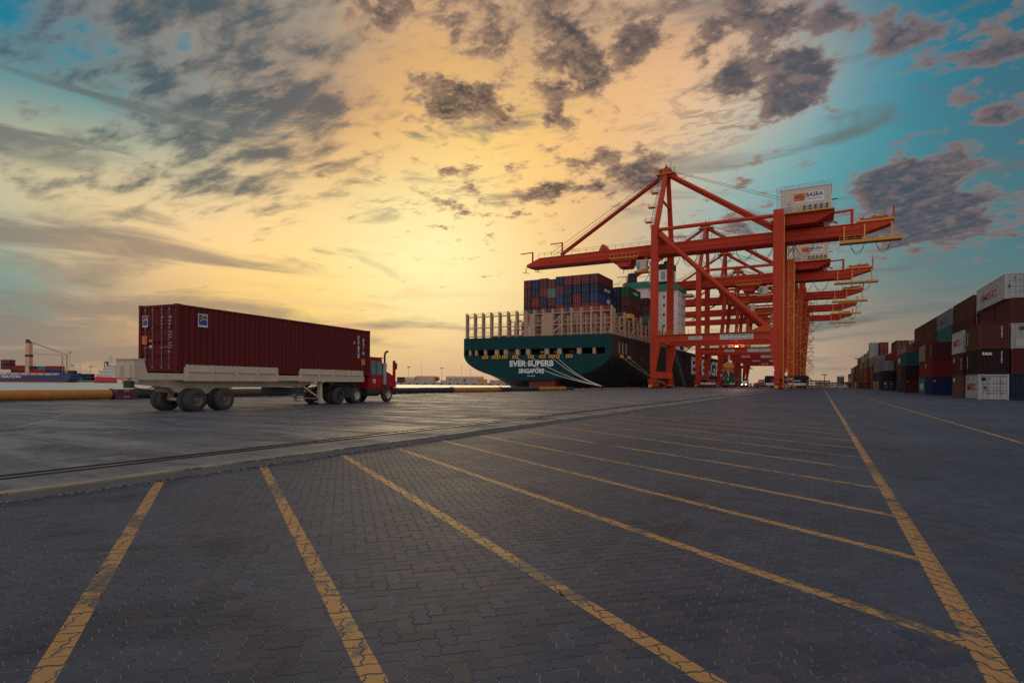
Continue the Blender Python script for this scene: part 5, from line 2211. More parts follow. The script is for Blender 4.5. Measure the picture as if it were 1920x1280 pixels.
# the lit lamp under the first portal and its warm pool on the apron
lo_ = thing('portal_lamp', 'lit floodlight under the nearest crane portal beam', 'lamp', (RAIL_X - 11.5, 170, 11.9))
b = MB()
b.prism([(-.5, 0), (.5, 0), (.35, .4), (-.35, .4)], 'y', -.3, .3)
b.build('housing', 'dark', lo_)
b = MB()
b.box(-.42, .42, -.32, .25, -.05, -.002)
b.build('lens', 'lamp', lo_)
pl_ = bpy.data.lights.new('portal_lamp_light', 'POINT')
pl_.energy = 1800
pl_.color = (1, .45, .2)
pl_.shadow_soft_size = .4
po = bpy.data.objects.new('portal_lamp_light', pl_)
COL.objects.link(po)
po.parent = lo_
po.location = (0, -.5, -.6)
# ================================================================ container yard on the right
YX = 14.3
ROW = [YX + 1.22 + 2.66 * i for i in range(6)]


YARD_DIM = .64  # darkens the yard containers' colour to stand in for vignetting at the frame edge


def stack(row, y0, tiers, L, where, H=2.59, lod=0, doors=True, dx=0.0, z0=0.0):
    """tiers: colours from the ground up; y0 = near end"""
    out = []
    n = len(tiers)
    for i, col in enumerate(tiers):
        lvl = 'alone on the ground' if n == 1 else ('bottom' if i == 0 else 'top' if i == n - 1 else f'{ORD[i + 1]} from the ground')
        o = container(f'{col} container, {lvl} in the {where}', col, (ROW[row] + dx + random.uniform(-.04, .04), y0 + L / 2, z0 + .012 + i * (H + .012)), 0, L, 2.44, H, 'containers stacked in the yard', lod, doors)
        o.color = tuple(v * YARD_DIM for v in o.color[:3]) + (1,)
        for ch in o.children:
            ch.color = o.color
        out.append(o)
    return out


# block A, nearest
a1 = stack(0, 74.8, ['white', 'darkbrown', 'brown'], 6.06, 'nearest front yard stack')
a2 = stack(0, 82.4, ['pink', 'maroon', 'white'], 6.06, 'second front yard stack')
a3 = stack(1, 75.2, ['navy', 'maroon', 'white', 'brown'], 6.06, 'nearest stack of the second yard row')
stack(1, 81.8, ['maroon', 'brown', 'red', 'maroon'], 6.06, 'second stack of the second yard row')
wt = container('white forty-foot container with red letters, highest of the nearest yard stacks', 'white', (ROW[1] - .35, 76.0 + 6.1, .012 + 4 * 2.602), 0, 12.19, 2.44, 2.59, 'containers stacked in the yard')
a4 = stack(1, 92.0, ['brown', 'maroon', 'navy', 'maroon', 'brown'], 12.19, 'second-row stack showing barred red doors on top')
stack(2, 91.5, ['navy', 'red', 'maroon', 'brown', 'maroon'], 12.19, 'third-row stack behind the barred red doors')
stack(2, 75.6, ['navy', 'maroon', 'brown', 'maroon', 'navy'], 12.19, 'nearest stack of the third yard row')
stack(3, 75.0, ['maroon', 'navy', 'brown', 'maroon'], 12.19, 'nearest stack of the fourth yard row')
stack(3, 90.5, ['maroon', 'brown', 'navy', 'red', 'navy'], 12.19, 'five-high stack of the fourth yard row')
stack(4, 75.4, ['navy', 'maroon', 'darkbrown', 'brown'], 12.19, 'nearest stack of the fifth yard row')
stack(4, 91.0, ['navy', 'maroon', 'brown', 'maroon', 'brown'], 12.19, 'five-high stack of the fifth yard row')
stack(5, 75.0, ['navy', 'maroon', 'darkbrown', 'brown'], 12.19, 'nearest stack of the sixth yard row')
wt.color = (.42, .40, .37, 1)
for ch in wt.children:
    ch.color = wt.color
# block B
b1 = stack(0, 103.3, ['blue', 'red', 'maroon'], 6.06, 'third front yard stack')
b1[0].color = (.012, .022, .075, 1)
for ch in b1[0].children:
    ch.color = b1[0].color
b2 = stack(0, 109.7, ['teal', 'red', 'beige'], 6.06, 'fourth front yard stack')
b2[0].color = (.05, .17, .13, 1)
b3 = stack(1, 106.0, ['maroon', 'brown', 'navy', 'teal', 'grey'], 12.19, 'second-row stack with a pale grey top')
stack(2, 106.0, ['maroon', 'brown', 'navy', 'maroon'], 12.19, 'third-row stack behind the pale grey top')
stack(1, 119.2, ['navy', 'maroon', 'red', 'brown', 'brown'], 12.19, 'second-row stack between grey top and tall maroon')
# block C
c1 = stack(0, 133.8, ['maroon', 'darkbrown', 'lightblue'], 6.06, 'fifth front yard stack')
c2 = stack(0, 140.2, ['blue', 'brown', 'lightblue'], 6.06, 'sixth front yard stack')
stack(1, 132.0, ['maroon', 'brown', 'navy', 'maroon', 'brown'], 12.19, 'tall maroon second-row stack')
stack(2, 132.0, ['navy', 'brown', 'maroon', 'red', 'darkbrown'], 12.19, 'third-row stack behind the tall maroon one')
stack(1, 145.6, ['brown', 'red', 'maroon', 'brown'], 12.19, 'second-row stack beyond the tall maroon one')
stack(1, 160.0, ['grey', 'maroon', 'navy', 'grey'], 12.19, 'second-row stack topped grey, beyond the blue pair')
# block D
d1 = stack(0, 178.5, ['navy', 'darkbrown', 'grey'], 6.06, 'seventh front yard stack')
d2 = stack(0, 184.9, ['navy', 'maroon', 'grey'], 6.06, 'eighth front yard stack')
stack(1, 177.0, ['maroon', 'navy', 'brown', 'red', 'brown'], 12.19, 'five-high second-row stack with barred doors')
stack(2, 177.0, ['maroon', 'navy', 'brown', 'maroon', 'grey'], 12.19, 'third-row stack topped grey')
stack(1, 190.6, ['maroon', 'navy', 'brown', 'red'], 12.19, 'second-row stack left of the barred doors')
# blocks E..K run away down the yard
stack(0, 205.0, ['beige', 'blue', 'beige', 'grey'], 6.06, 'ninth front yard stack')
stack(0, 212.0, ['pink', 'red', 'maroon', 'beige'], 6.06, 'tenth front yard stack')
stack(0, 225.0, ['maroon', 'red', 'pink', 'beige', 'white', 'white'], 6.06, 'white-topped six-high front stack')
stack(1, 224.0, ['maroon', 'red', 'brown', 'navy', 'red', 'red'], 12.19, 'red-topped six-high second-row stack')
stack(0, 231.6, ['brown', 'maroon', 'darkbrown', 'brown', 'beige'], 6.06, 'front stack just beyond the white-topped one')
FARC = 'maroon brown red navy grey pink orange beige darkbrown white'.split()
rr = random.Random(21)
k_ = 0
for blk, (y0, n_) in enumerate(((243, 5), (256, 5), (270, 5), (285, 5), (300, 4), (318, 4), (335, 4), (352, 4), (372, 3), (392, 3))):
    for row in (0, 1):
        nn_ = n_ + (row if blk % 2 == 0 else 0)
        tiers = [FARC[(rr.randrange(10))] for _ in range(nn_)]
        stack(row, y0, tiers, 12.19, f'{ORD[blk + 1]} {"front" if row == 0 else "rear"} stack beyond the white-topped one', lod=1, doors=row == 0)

# lettering and marks on the yard containers
sx = -1.222
for o, t_, mm, c_, w_, h_ in ((a1[0], 'IMSC', 'print_red', (sx, .3, 1.30), 3.9, .75), (a2[2], 'IMSC', 'print_red', (sx, .2, 1.30), 3.9, .75), (b2[0], 'HI', 'print_white', (sx, 0, 1.2), 3.2, 1.0),
                              (c2[2], 'HI', 'print_white', (sx, .4, 1.25), 3.4, 1.1), (wt, 'IMSC', 'print_red', (sx, .5, 1.2), 6.6, .78), (b3[4], 'IMSC', 'print_blue', (sx, 0, 1.2), 6.0, .9)):
    lettering(t_, mm, o, c_, (0, -1, 0), (0, 0, 1), h_, w_)
for o in (a1[1], a2[1], a1[2], b1[2]):
    lettering('TGHU 760512', 'print_white', o, (sx, 2.1 if o in (a1[1], a1[2]) else -2.0, 1.35), (0, 0, -1), (0, -1, 0), .14, 1.4)
ye = -3.035


def end_text(o, t_, mm, x, z, h_, w_, L=6.06):
    lettering(t_, mm, o, (x, -L / 2 - .055, z), (1, 0, 0), (0, 0, 1), h_, w_)


# the two front boxes that turn their closed end to the road
for o in (a1[1], a1[2], a3[1], a3[3], b1[0], b1[1], b1[2], c1[0], c1[1], c1[2], d1[1], a3[0], a3[2]):
    for ch in list(o.children):
        if ch.name.startswith('door'):
            bpy.data.objects.remove(ch)
    b = MB()
    l_ = 3.03
    n = 9
    for i in range(n):
        x0 = -1.06 + 2.12 * i / n
        b.box(x0, x0 + 2.12 / n * .55, -l_ + .025, -l_ + .06, .16, 2.46)
    b.box(-1.06, 1.06, -l_ + .06, -l_ + .09, .16, 2.46)
    e = b.build('end_wall', 'box', o)
    e.color = o.color
end_text(a1[1], 'tex', 'print_white', -.55, 2.12, .34, .85)
lettering('TGHU 760512', 'print_white', a1[1], (.62, -3.03 - .0, 1.75), (0, 0, -1), (1, 0, 0), .11, 1.2)
lettering('TGHU 760512', 'print_white', a1[2], (.62, -3.03 - .0, 1.75), (0, 0, -1), (1, 0, 0), .11, 1.2)
for (o, mm, x0, x1, z0, z1) in ((a1[0], 'print_black', -1.0, -.62, 1.95, 2.25), (a1[0], 'print_white', -.9, -.72, 2.0, 2.2), (a1[0], 'print_black', -.82, -.60, 1.1, 1.36), (a1[0], 'print_black', -.38, -.22, 2.1, 2.2),
                                (a1[0], 'print_orange', .55, .75, 1.85, 2.02), (a1[0], 'print_black', -.5, -.05, .62, .66), (a1[0], 'print_black', .55, .8, .6, .66), (a3[2], 'print_black', -.55, -.15, 1.9, 2.25),
                                (a4[4], 'print_orange', -.55, -.05, 1.1, 1.45), (a4[4], 'print_white', -.5, -.12, 1.7, 2.1), (a4[4], 'print_white', .3, .7, 1.85, 1.95), (a4[4], 'print_white', .3, .7, 1.5, 1.6),
                                (wt, 'print_orange', .55, .8, 1.9, 2.15), (wt, 'print_black', -.95, -.75, 1.2, 1.4), (wt, 'print_black', -.5, -.35, 2.1, 2.2), (b1[0], 'print_orange', -1.0, -.75, 1.9, 2.2),
                                (a3[2], 'grey', -.85, -.05, .2, 1.0), (d1[0], 'print_white', -.9, -.6, 1.7, 2.0), (d1[0], 'print_white', .4, .9, 1.6, 1.68), (c1[0], 'print_orange', -.95, -.75, 2.0, 2.2)):
    L = 12.19 if o in (a4[4], wt) else 6.06
    sticker(o, mm, x0, x1, -L / 2 - .03, z0, z1, 'y')
for o, mm, y0_, y1_, z0, z1 in ((a2[1], 'print_yellow', 1.6, 2.2, 1.9, 2.2), (a2[1], 'print_white', 1.9, 2.4, 1.6, 1.95), (a2[0], 'print_white', 1.4, 2.2, 1.9, 2.3), (b1[1], 'print_white', 2.2, 2.7, 1.6, 2.1),
                                (a1[0], 'print_blue', 1.2, 2.6, 2.18, 2.26)):
    sticker(o, mm, y0_, y1_, -1.222, z0, z1, '-x')
# the reefer's chequer of inspection hatches: dark frame lines on the white doors
q = MB()
for z in (.92, 1.62, 2.36):
    q.box(-1.05, 1.05, -3.03 - .012, -3.03 + .0, z, z + .03)
for x in (-.52, .52):
    q.box(x - .015, x + .015, -3.03 - .014, -3.03, .2, 2.4)
tag(q.build('door_seams', 'print_black', a1[0]), kind='stuff')
# small dunnage under the nearest white container
for i, x in enumerate((-.9, -.2, .6)):
    pass

# ================================================================ traffic under the cranes
def simple_truck(label, loc, rz, tractor=True, boxcol=None, boxlab=None, L=12.19, frame='white', H=2.59, tractor_col='cab'):
    t = thing('port_trailer', label, 'trailer', loc, rz, 'trailers working under the cranes')
    b = MB()
    for sx in (-1, 1):
        b.box(sx * .5 - .1, sx * .5 + .1, -L / 2, L / 2, .95, 1.3)
    for y in np.linspace(-L / 2 + .2, L / 2 - .2, 7):
        b.box(-1.15, 1.15, y - .08, y + .08, 1.16, 1.36)
    b.build('frame', 'trailer', t)
    for sx in (-1, 1):
        for y0, y1 in ((-L / 2 + .2, -.6), (.6, L / 2 - .3)):
            b = MB()
            b.box(sx * 1.2 - .04, sx * 1.2 + .04, y0, y1, 1.1, 1.75)
            b.build('side_guide', 'print_white' if frame == 'white' else 'trailer', t)
        for y in (-L / 2 + 1.2, -L / 2 + 2.5):
            wheel_part(t, (sx * .95, y, .5), .5, .35, 'rim', sx)
    if tractor:
        k = thing('terminal_tractor', label.split(' trailer')[0] + ' tractor, red, coupled to that trailer' if False else tractor, 'tractor', loc, rz)
        b = MB()
        b.box(-.5, .5, L / 2 - 2.8, L / 2 + 3.2, .55, .9)
        b.build('chassis', 'dark', k)
        b = MB()
        b.prism([(L / 2 + .4, .9), (L / 2 + .4, 2.8), (L / 2 + 1.7, 2.8), (L / 2 + 2.0, 1.9), (L / 2 + 3.2, 1.6), (L / 2 + 3.3, .9)], 'x', -1.1, 1.1)
        b.build('cab_body', tractor_col, k)
        for sx in (-1, 1):
            b = MB()
            b.prism([(L / 2 + .6, 1.75), (L / 2 + .6, 2.6), (L / 2 + 1.6, 2.6), (L / 2 + 1.85, 1.9)], 'x', sx * 1.105 - .006, sx * 1.105 + .006)
            b.build('side_window', 'glass', k)
            for y in (L / 2 - 1.9, L / 2 + 2.3):
                wheel_part(k, (sx * .95, y, .5), .5, .32, 'rim', sx)
            b = MB()
            b.tube((sx * .8, L / 2 + 3.28, 1.2), (sx * .8, L / 2 + 3.34, 1.2), .14, 12)
            b.build('headlight', 'head' if 'lights on' in tractor else 'glass', k)
        b = MB()
        b.tube((1.0, L / 2 + .2, .9), (1.0, L / 2 + .2, 3.3), .1, 8)
        b.build('exhaust_stack', 'dark', k)
    if boxcol:
        Rm = Matrix.Rotation(rz, 4, 'Z')
        p = Vector(loc) + Vector((0, 0, 1.37))
        return container(boxlab, boxcol, p, rz, L - .1 if L > 7 else L, 2.44, H, None, 0)


# blue box on a trailer, driving seaward beyond the nearest crane
bx = simple_truck('trailer under the navy blue container behind the nearest crane leg', (-9.4, 194.5, APZ), R(90), 'red tractor pulling the navy blue container toward the ship', 'navy', 'navy blue lettered container on a trailer behind the nearest crane leg')
lettering('CMA CGM', 'print_white', bx, (-1.225, .3, 1.62), (0, -1, 0), (0, 0, 1), .75, 4.6)
sticker(bx, 'print_white', -3.9, -1.6, -1.225, .95, 1.2, '-x')
sticker(bx, 'print_red', -1.0, 1.2, -1.225, .75, .9, '-x')
gr = simple_truck('white-sided trailer under the green container beneath the cranes', (-29.0, 215.0, APZ), R(-8), 'red tractor hidden ahead of the green container', 'green', 'green container on a trailer, yellow spreader just above it', 6.2)
sticker(gr, 'print_white', -.95, -.55, -3.13, 1.75, 2.15, 'y')
sticker(gr, 'print_white', .35, .9, -3.13, 1.4, 1.95, 'y')
simple_truck('empty white-sided trailer standing left of the green container', (-33.2, 198, APZ), R(-1.5), 'dark red tractor at the far end of the empty white trailer')
simple_truck('empty trailer far down the quay, between the red crane legs', (-24, 292, APZ), R(178), 'oncoming tractor with its lights on between the far crane legs', tractor_col='white')
simple_truck('second empty trailer down the quay, behind the oncoming one', (-28.5, 268, APZ), R(178), 'oncoming tractor with its lights on, left of the other', tractor_col='white')
s2 = thing('crane_spreader', 'yellow lifting spreader hanging over the green container', 'spreader', (-29.0, 215.0, 6.2))
b = MB()
b.box(-1.2, 1.2, -3.1, 3.1, 0, .45)
b.build('spreader_beam', 'yellow', s2)
for sx in (-1, 1):
    for sy in (-1, 1):
        b = MB()
        b.prism([(sx * 1.1, -.8), (sx * 1.4, -.9), (sx * 1.3, .3), (sx * 1.05, .3)], 'y', sy * 2.9 - .2, sy * 2.9 + .2)
        b.build('corner_guide', 'yellow', s2)
b = MB()
b.box(-1.6, 1.6, -1.2, 1.2, .9, 2.4)
b.tube((-1.2, 0, 2.4), (1.2, 0, 2.4), .55, 12)
b.build('head_block', 'yellow', s2)
b = MB()
b.tube((0, 0, 2.8), (0, 0, 5.6), .35, 8)
b.build('cable_basket', 'print_white', s2)
for x in (-.7, .7):
    b = MB()
    b.tube((x, 0, 2.6), (x, 3, 30.5), .05, 5)
    b.build('hoist_rope', 'dark', s2)
for i in range(4):
    o = thing('flat_rack', f'brown flat rack, {("bottom", "second from the ground", "third from the ground", "top")[i]} of the pile right of the navy container', 'flat rack', (-.9, 193.0, APZ + i * .68), R(2), 'flat racks piled behind the navy container')
    b = MB()
    b.box(-3.1, 3.1, -1.2, 1.2, .12, .5)
    b.build('base', 'wood', o)
    for sx in np.linspace(-2.9, 2.9, 6):
        b = MB()
        b.box(sx - .1, sx + .1, -1.22, -1.1, .0, .66)
        b.build('side_post', 'wood', o)
p = at(1577, 215)
car = thing('parked_car', 'small white car parked where the container stacks end', 'car', (p.x, p.y, 0), R(70))
b = MB()
b.prism([(-2.1, .35), (2.1, .35), (2.15, .75), (1.2, .92), (.6, 1.42), (-1.0, 1.45), (-1.9, .98), (-2.15, .9)], 'x', -.85, .85)
b.build('body', 'white', car)
for sx in (-1, 1):
    b = MB()
    b.prism([(-1.5, 1.0), (-.95, 1.36), (.52, 1.34), (1.0, .97)], 'x', sx * .855 - .005, sx * .855 + .005)
    b.build('window', 'black', car)
    for y in (-1.3, 1.3):
        b = MB()
        b.wheel((sx * .78, y, .33), .33, .2, n=16)
        b.build('wheel', 'tyre', car)

# ================================================================ far end of the yard
def building(label, px0, px1, z, h, mat='shed', depth=18, pitch=0.0, base=0.0, wins=0, name='shed', winmat='sandy'):
    a, c = at(px0, z), at(px1, z)
    t = thing(name, label, 'building', ((a.x + c.x) / 2, (a.y + c.y) / 2, base), math.atan2(c.y - a.y, c.x - a.x))
    w = (c - a).length / 2
    b = MB()
    b.box(-w, w, 0, depth, 0, h)
    b.build('wall', mat, t)
    b = MB()
    if pitch:
        b.prism([(-.6, h), (depth + .6, h), (depth / 2, h + pitch)], 'x', -w - .6, w + .6)
    else:
        b.box(-w - .3, w + .3, -.3, depth + .3, h, h + .35)
    b.build('roof', 'shed_pale' if mat == 'shed' else 'stone_far', t)
    for i in range(wins):
        x = -w + (i + .5) * 2 * w / wins
        b = MB()
        b.box(x - w / wins * .45, x + w / wins * .45, -.06, .0, h * .35, h * .7)
        b.build('window', winmat, t)
    return t


def mast(label, px, z, h, kind='cross', base=0.0):
    p = at(px, z)
    t = thing('light_mast', label, 'light mast', (p.x, p.y, base))
    b = MB()
    b.tube((0, 0, 0), (0, 0, h), .35, 8, 0, .18)
    b.build('pole', 'grey', t)
    b = MB()
    w = 2.2 if kind == 'ring' else 1.4
    b.box(-w, w, -w * .6, w * .6, h, h + (1.6 if kind == 'ring' else .5))
    b.build('lamp_head', 'stone_far', t)
    return t


building('long pale wall with small dark windows closing the far yard end', 1544, 1586, 330, 2.6, 'white', 8, 0, 0, 4, 'gatehouse')
building('yellow low shed beside the end of the container stacks', 1586, 1602, 325, 2.8, 'yellow', 6, 0, 0, 0)
mast('thin lamp mast standing above the long pale far wall', 1546, 300, 6.5)
mast('lamp mast rising behind the far container stacks', 1607.5, 330, 16.5)
p = at(1576, 300)
t = thing('notice_frame', 'square dark notice frame on posts behind the parked car', 'sign', (p.x, p.y, 0), R(28))
b = MB()
for x0, x1, z0, z1 in ((-1.7, 1.7, 5.6, 6.0), (-1.7, 1.7, 2.4, 2.8)):
    b.box(x0, x1, -.1, .1, z0, z1)
for x in (-1.6, 1.6):
    b.box(x - .18, x + .18, -.09, .09, 2.5, 5.9)
b.build('frame', 'dark', t)
b = MB()
b.box(-1.4, 1.4, .02, .06, 2.9, 5.5)
b.build('panel', 'grey', t)
for x in (-1.2, 1.2):
    b = MB()
    b.box(x - .1, x + .1, -.08, .08, 0, 2.4)
    b.build('post', 'dark', t)

# ================================================================ the far shore across the basin
sh = []
for px, z in ((-700, 900), (-200, 840), (120, 800), (300, 820), (520, 860), (745, 850), (1000, 780), (1250, 760)):
    p = at(px, z)
    sh.append((p.x, p.y))
fb = []
for px, z in ((1250, 1700), (700, 2200), (300, 2200), (-700, 2200)):
    p = at(px, z)
    fb.append((p.x, p.y))
b = MB()
b.prism(sh + fb, 'z', -6, -.4)
tag(b.build('far_shore', 'sandy'), kind='structure')
b = MB()
for i in range(4, len(sh) - 1):
    p, q = Vector((*sh[i], 0)), Vector((*sh[i + 1], 0))
    b.bar(p + Vector((0, 0, -2.6)), q + Vector((0, 0, -2.6)), 3.0, 5.8)
tag(b.build('far_quay', 'stone_far'), kind='structure')
i_ = 0
for k in range(18):
    px = 752 + k * 15.2
    p0, p1 = Vector((*sh[5], 0)), Vector((*sh[6], 0))
    # where the bearing of this fender meets the far quay line
    dv = at(px, 1000) - Vector((0, 0, 0))
    nrm = Vector((-(p1 - p0).y, (p1 - p0).x, 0))
    s_ = p0.dot(nrm) / dv.dot(nrm)
    p = dv * s_
    p = p * (1 - 1.9 / p.length)
    o = tag(None, None) if False else None
    b = MB()
    b.tube((0, 0, -.6), (0, 0, 1.2), 1.25, 10)
    f_ = thing('quay_fender', 'dark round fender in the long row on the far quay wall', 'fender', (p.x, p.y, -1.9), 0, 'fenders along the far quay wall')
    b.build('body', 'black', f_)
building('low orange gabled shed just right of the red tractor', 760, 776, 905, 6.5, 'shed', 20, 3, -.4)
building('tall orange storage hall left of the dark tree', 778, 814, 920, 9.5, 'shed', 30, 2, -.4)
building('long orange warehouse with dark doors right of the dark tree', 836, 905, 930, 9.0, 'shed', 30, 2.5, -.4, 5)
building('pale low workshop row in front of the long orange warehouse', 826, 868, 890, 4.2, 'shed_pale', 10, 0, -.4, 6)
building('pale low offices with many windows near the yellow plant', 872, 898, 888, 4.6, 'shed_pale', 10, 0, -.4, 5)
building('small yellow plant house beneath the ship stern', 900, 913, 885, 6.0, 'yellow', 10, 0, -.4, 2)
building('flat pale depot right of the yellow plant house', 918, 985, 885, 4.4, 'shed', 16, 1.2, -.4, 5)
building('low pale store in front of the orange storage hall', 776, 812, 895, 3.8, 'shed_pale', 8, 0, -.4, 6)
for i, (px, z, h, lab) in enumerate(((766, 950, 25, 'lamp mast above the low orange shed'), (828, 960, 24, 'lamp mast above the dark tree on the far shore'), (790, 940, 30, 'thin mast above the tall orange hall'),
                                     (865, 960, 28, 'thin mast above the long orange warehouse'), (882, 950, 22, 'thin mast left of the ship stern'))):
    mast(lab, px, z, h, 'ring' if i < 2 else 'cross', -.4)


def tree(label, px, z, h, r, base):
    p = at(px, z)
    t = thing('tree', label, 'tree', (p.x, p.y, base), 0, 'trees on the far shore')
    b = MB()
    b.tube((0, 0, 0), (0, 0, h * .5), .35, 7, 0, .2)
    b.build('trunk', 'bark', t)
    b = MB()
    rr = random.Random(int(px))
    for i in range(420):
        while True:
            v = Vector((rr.uniform(-1, 1), rr.uniform(-1, 1), rr.uniform(-1, 1)))
            if .25 < v.length < 1:
                break
        k = .75 + .25 * math.sin(v.x * 5 + px) * math.cos(v.y * 4)
        c = Vector((v.x * r * k, v.y * r * k, h * .58 + v.z * h * .42 * k))
        a = rr.uniform(.35, .75)
        u = Vector((rr.uniform(-1, 1), rr.uniform(-1, 1), rr.uniform(-1, 1))).normalized()
        w = u.orthogonal().normalized()
        b.add([c - u * a, c + w * a * .6, c + u * a, c - w * a * .6], [(0, 1, 2, 3)])
    b.build('crown', 'leaf', t)


tree('dark round tree between the orange halls on the far shore', 820, 900, 11.5, 4.8, -.4)
tree('small dark tree in front of the long orange warehouse', 872, 905, 7.5, 2.4, -.4)
tree('small dark tree near the flat pale depot', 931, 895, 5.0, 2.2, -.4)

# ---- blue ship with a deck crane, far left
def far_ship_frame(px0, px1, z):
    a, c = at(px0, z), at(px1, z)
    return a, c, math.atan2(c.y - a.y, c.x - a.x), (c - a).length


a, c, rz, Lh = far_ship_frame(-150, 134, 760)
fs = thing('cargo_ship', 'dark blue cargo ship with a yellow deck crane moored across the water', 'ship', (a.x, a.y, WATER_Z), rz)
b = MB()
prof = [(0, 0), (Lh - 7, 0), (Lh - 3, 4), (Lh, 12.5), (Lh - 10, 12.5), (Lh - 22, 9.4), (0, 9.4)]
b.prism(prof, 'y', 0, 18)
hl = b.build('hull', 'blue_hull', fs)
b = MB()
b.prism([(0, .0), (Lh - 6.6, .0), (Lh - 4.0, 3.2), (0, 4.4)], 'y', -.12, 18.1)
b.build('boot_topping', 'hull_red', fs)
s_ = 760 / 1067                                 # metres per photo pixel at that distance


def fx_(px):
    return (px + 150) / 284 * Lh


lettering('NAV', 'print_white', fs, (fx_(-22), -.06, 7.2), (1, 0, 0), (0, 0, 1), 3.2, 20 * s_)
lettering('IGATION', 'print_white', fs, (fx_(20.5), -.06, 7.2), (1, 0, 0), (0, 0, 1), 3.4, 36 * s_)
b = MB()
b.prism([(fx_(40), 8), (fx_(48.8), 8), (fx_(47.6), 52.5), (fx_(41), 52.5)], 'y', 5, 11)
cp_ = b.build('crane_post', 'shed', fs)
b = MB()
b.box(fx_(40.5), fx_(48.5), 4.6, 11.4, 34, 37)
b.build('slewing_ring', 'dark', cp_)
b = MB()
b.prism([(fx_(40.5), 52.5), (fx_(47.5), 52.5), (fx_(47), 54.2), (fx_(44), 55), (fx_(42.5), 57.5), (fx_(41), 56.8)], 'y', 5.5, 10.5)
b.build('crane_head', 'dark', cp_)
b = MB()
b.bar((fx_(48), 8, 38.5), (fx_(118), 8, 36.2), 1.8, 1.5)
jb = b.build('crane_jib', 'shed', fs)
for q in ((fx_(46), 8, 55), (fx_(46), 7, 54)):
    b = MB()
    b.bar(q, (fx_(117), 8, 37), .35)
    b.build('jib_rope', 'dark', jb)
for px in (107.5, 116):
    b = MB()
    b.bar((fx_(px), 8, 12.5), (fx_(px), 8, 35.6), 1.4)
    b.build('jib_rest', 'shed', fs)
for k, (x0, x1, z0, h, col, pos) in enumerate(((-4, 14, 16.8, 4.2, 'maroon', 'bottom of the three at the frame edge'), (-4, 14, 21.2, 4.2, 'navy', 'middle of the three at the frame edge'), (-4, 14, 25.6, 4.2, 'red', 'top of the three at the frame edge'),
                                        (15, 40, 12.4, 4.6, 'maroon', 'lower, left of the yellow crane post'), (15, 40, 17.2, 5.0, 'red', 'upper, left of the yellow crane post'),
                                        (50, 80, 12.0, 4.8, 'red', 'lower, just right of the yellow crane post'), (50, 64, 17, 4.4, 'navy', 'upper, just right of the yellow crane post'), (64.5, 80, 17, 4.4, 'teal', 'upper, second right of the crane post'),
                                        (80.5, 108, 12.2, 4.8, 'blue', 'lower, below the jib end'), (80.5, 108, 17.2, 4.6, 'red', 'upper, below the jib end'))):
    pz = at((x0 + x1) / 2, 760)
    L_ = (x1 - x0) * s_ * 1.26
    cx_ = (fx_(x0) + fx_(x1)) / 2
    q = Matrix.Translation(fs.location) @ Matrix.Rotation(rz, 4, 'Z') @ Vector((cx_, 8, z0 - 3 + 3))
    container(f'{col} container on the blue ship, {pos}', col, q, rz - R(90), fx_(x1) - fx_(x0), 8.0, h, 'containers on the far blue ship', 1, False)
b = MB()
b.box(fx_(-150), fx_(108), 2, 16, 9.4, 12.2)
b.build('hatch_coaming', 'shed_pale', fs)
for px in (12, 16, 34, 52, 66, 79, 94):
    b = MB()
    b.box(fx_(px) - .8, fx_(px) + .8, -.05, 1.2, 9.4, 12.6)
    b.build('deck_vent', 'shed', fs)

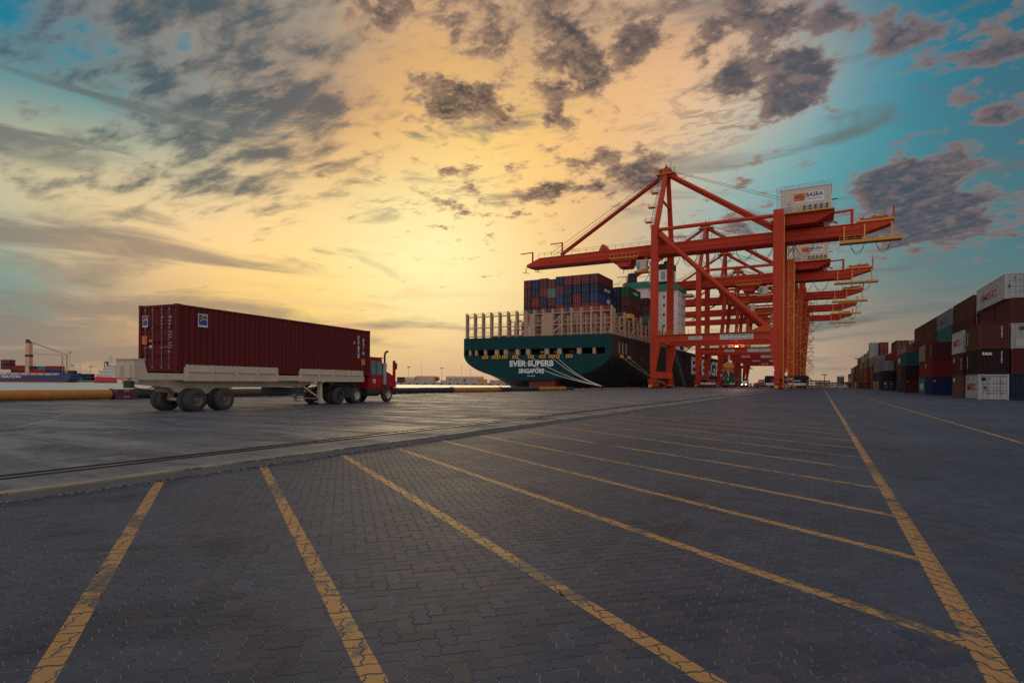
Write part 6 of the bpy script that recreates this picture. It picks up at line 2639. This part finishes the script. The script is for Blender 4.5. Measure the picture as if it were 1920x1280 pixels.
# ---- red tug-like ship seen past the trailer's tail
a, c, rz, Lh = far_ship_frame(177, 226, 720)
rs = thing('supply_ship', 'small bright red ship with stepped white superstructure beyond the trailer tail', 'ship', (a.x, a.y, WATER_Z), rz)
s7 = 720 / 1067
b = MB()
b.prism([(0, 0), (Lh - 3, 0), (Lh, 5), (Lh, 5.6), (Lh * .82, 6.4), (3, 8), (.8, 7.6), (-.3, 4)], 'y', 0, 9)
b.build('hull', 'red_hull', rs)
b = MB()
b.box(.2, Lh - 3.5, -.08, 9.06, 0, 1.8)
b.build('boot_topping', 'hull_red', rs)
for (x0, x1, z0, z1) in ((2, 25, 7.4, 11.2), (6, 25, 11.4, 15.0), (10, 24, 15.2, 18.8), (14, 23, 19, 21.5)):
    b = MB()
    b.box(x0, x1, 1, 8, z0, z1)
    dk = b.build('deck_house', 'ship_white', rs)
    for i in range(int((x1 - x0) / 2.2)):
        b = MB()
        b.box(x0 + .6 + i * 2.2, x0 + 1.9 + i * 2.2, .93, 1.0, z0 + 1.2, z0 + 2.6)
        b.build('window', 'dark', dk)
    b = MB()
    b.box(x0 - 1.2, x1 + .6, .6, 8.4, z1, z1 + .25)
    b.build('deck_edge', 'shed', dk)
b = MB()
b.prism([(9.2, 11), (14, 11), (13.4, 27), (10.4, 27)], 'y', 3, 6)
fu = b.build('funnel', 'blue_hull', rs)
b = MB()
b.prism([(11.0, 19), (13.5, 19), (13.2, 25), (11.4, 25)], 'y', 2.9, 2.98)
b.build('white_band', 'ship_white', fu)
b = MB()
b.bar((17.4, 4.5, 21), (17.4, 4.5, 36), .5)
ms = b.build('mast', 'shed_pale', rs)
for z, w in ((27, 3.2), (30, 4.0), (33, 2.0)):
    b = MB()
    b.bar((17.4 - w, 4.5, z), (17.4 + w, 4.5, z), .4)
    b.build('yard_arm', 'dark', ms)
b = MB()
b.bar((3, 4, 8), (3, 4, 17), .4)
b.build('stern_post', 'shed', rs)

# ---- stacked boxes, sheds and masts on the shore between the two ships
for k, (px, z, h, n, cols) in enumerate(((115, 850, 0, 2, ('navy', 'maroon')), (133, 855, 0, 3, ('maroon', 'brown', 'maroon')), (150, 850, 0, 2, ('teal', 'navy')), (166, 850, 0, 2, ('navy', 'navy')),
                                         (243, 850, 0, 2, ('maroon', 'navy')), (752, 1000, 0, 2, ('maroon', 'navy')))):
    for i in range(n):
        p = at(px, z)
        container(f'{cols[i]} container on the far shore, {("bottom", "second", "third")[i]} of the {ORD[k + 1]} stack', cols[i], (p.x, p.y, -.4 + i * 4.9), YAW + R(90), 13.5, 6, 4.8, 'containers on the far shore', 1, False)
building('low brown shed on the shore left of the red ship', 148, 176, 870, 4.0, 'shed', 12, 0, -.4, 4)
building('low grey store on the shore behind the blue ship bow', 128, 150, 880, 5.0, 'stone_far', 12, 0, -.4, 2)
mast('tall floodlight mast behind the blue ship bow', 130.5, 900, 43, 'ring', -.4)
mast('short lamp mast right of the tall floodlight mast', 135.5, 905, 23, 'ring', -.4)
mast('thin mast between the two far ships', 150, 905, 24, 'cross', -.4)
mast('lamp mast left of the red ship', 170, 905, 21, 'ring', -.4)
mast('thin mast above the boxes on the blue ship', 66, 905, 26, 'cross', -.4)
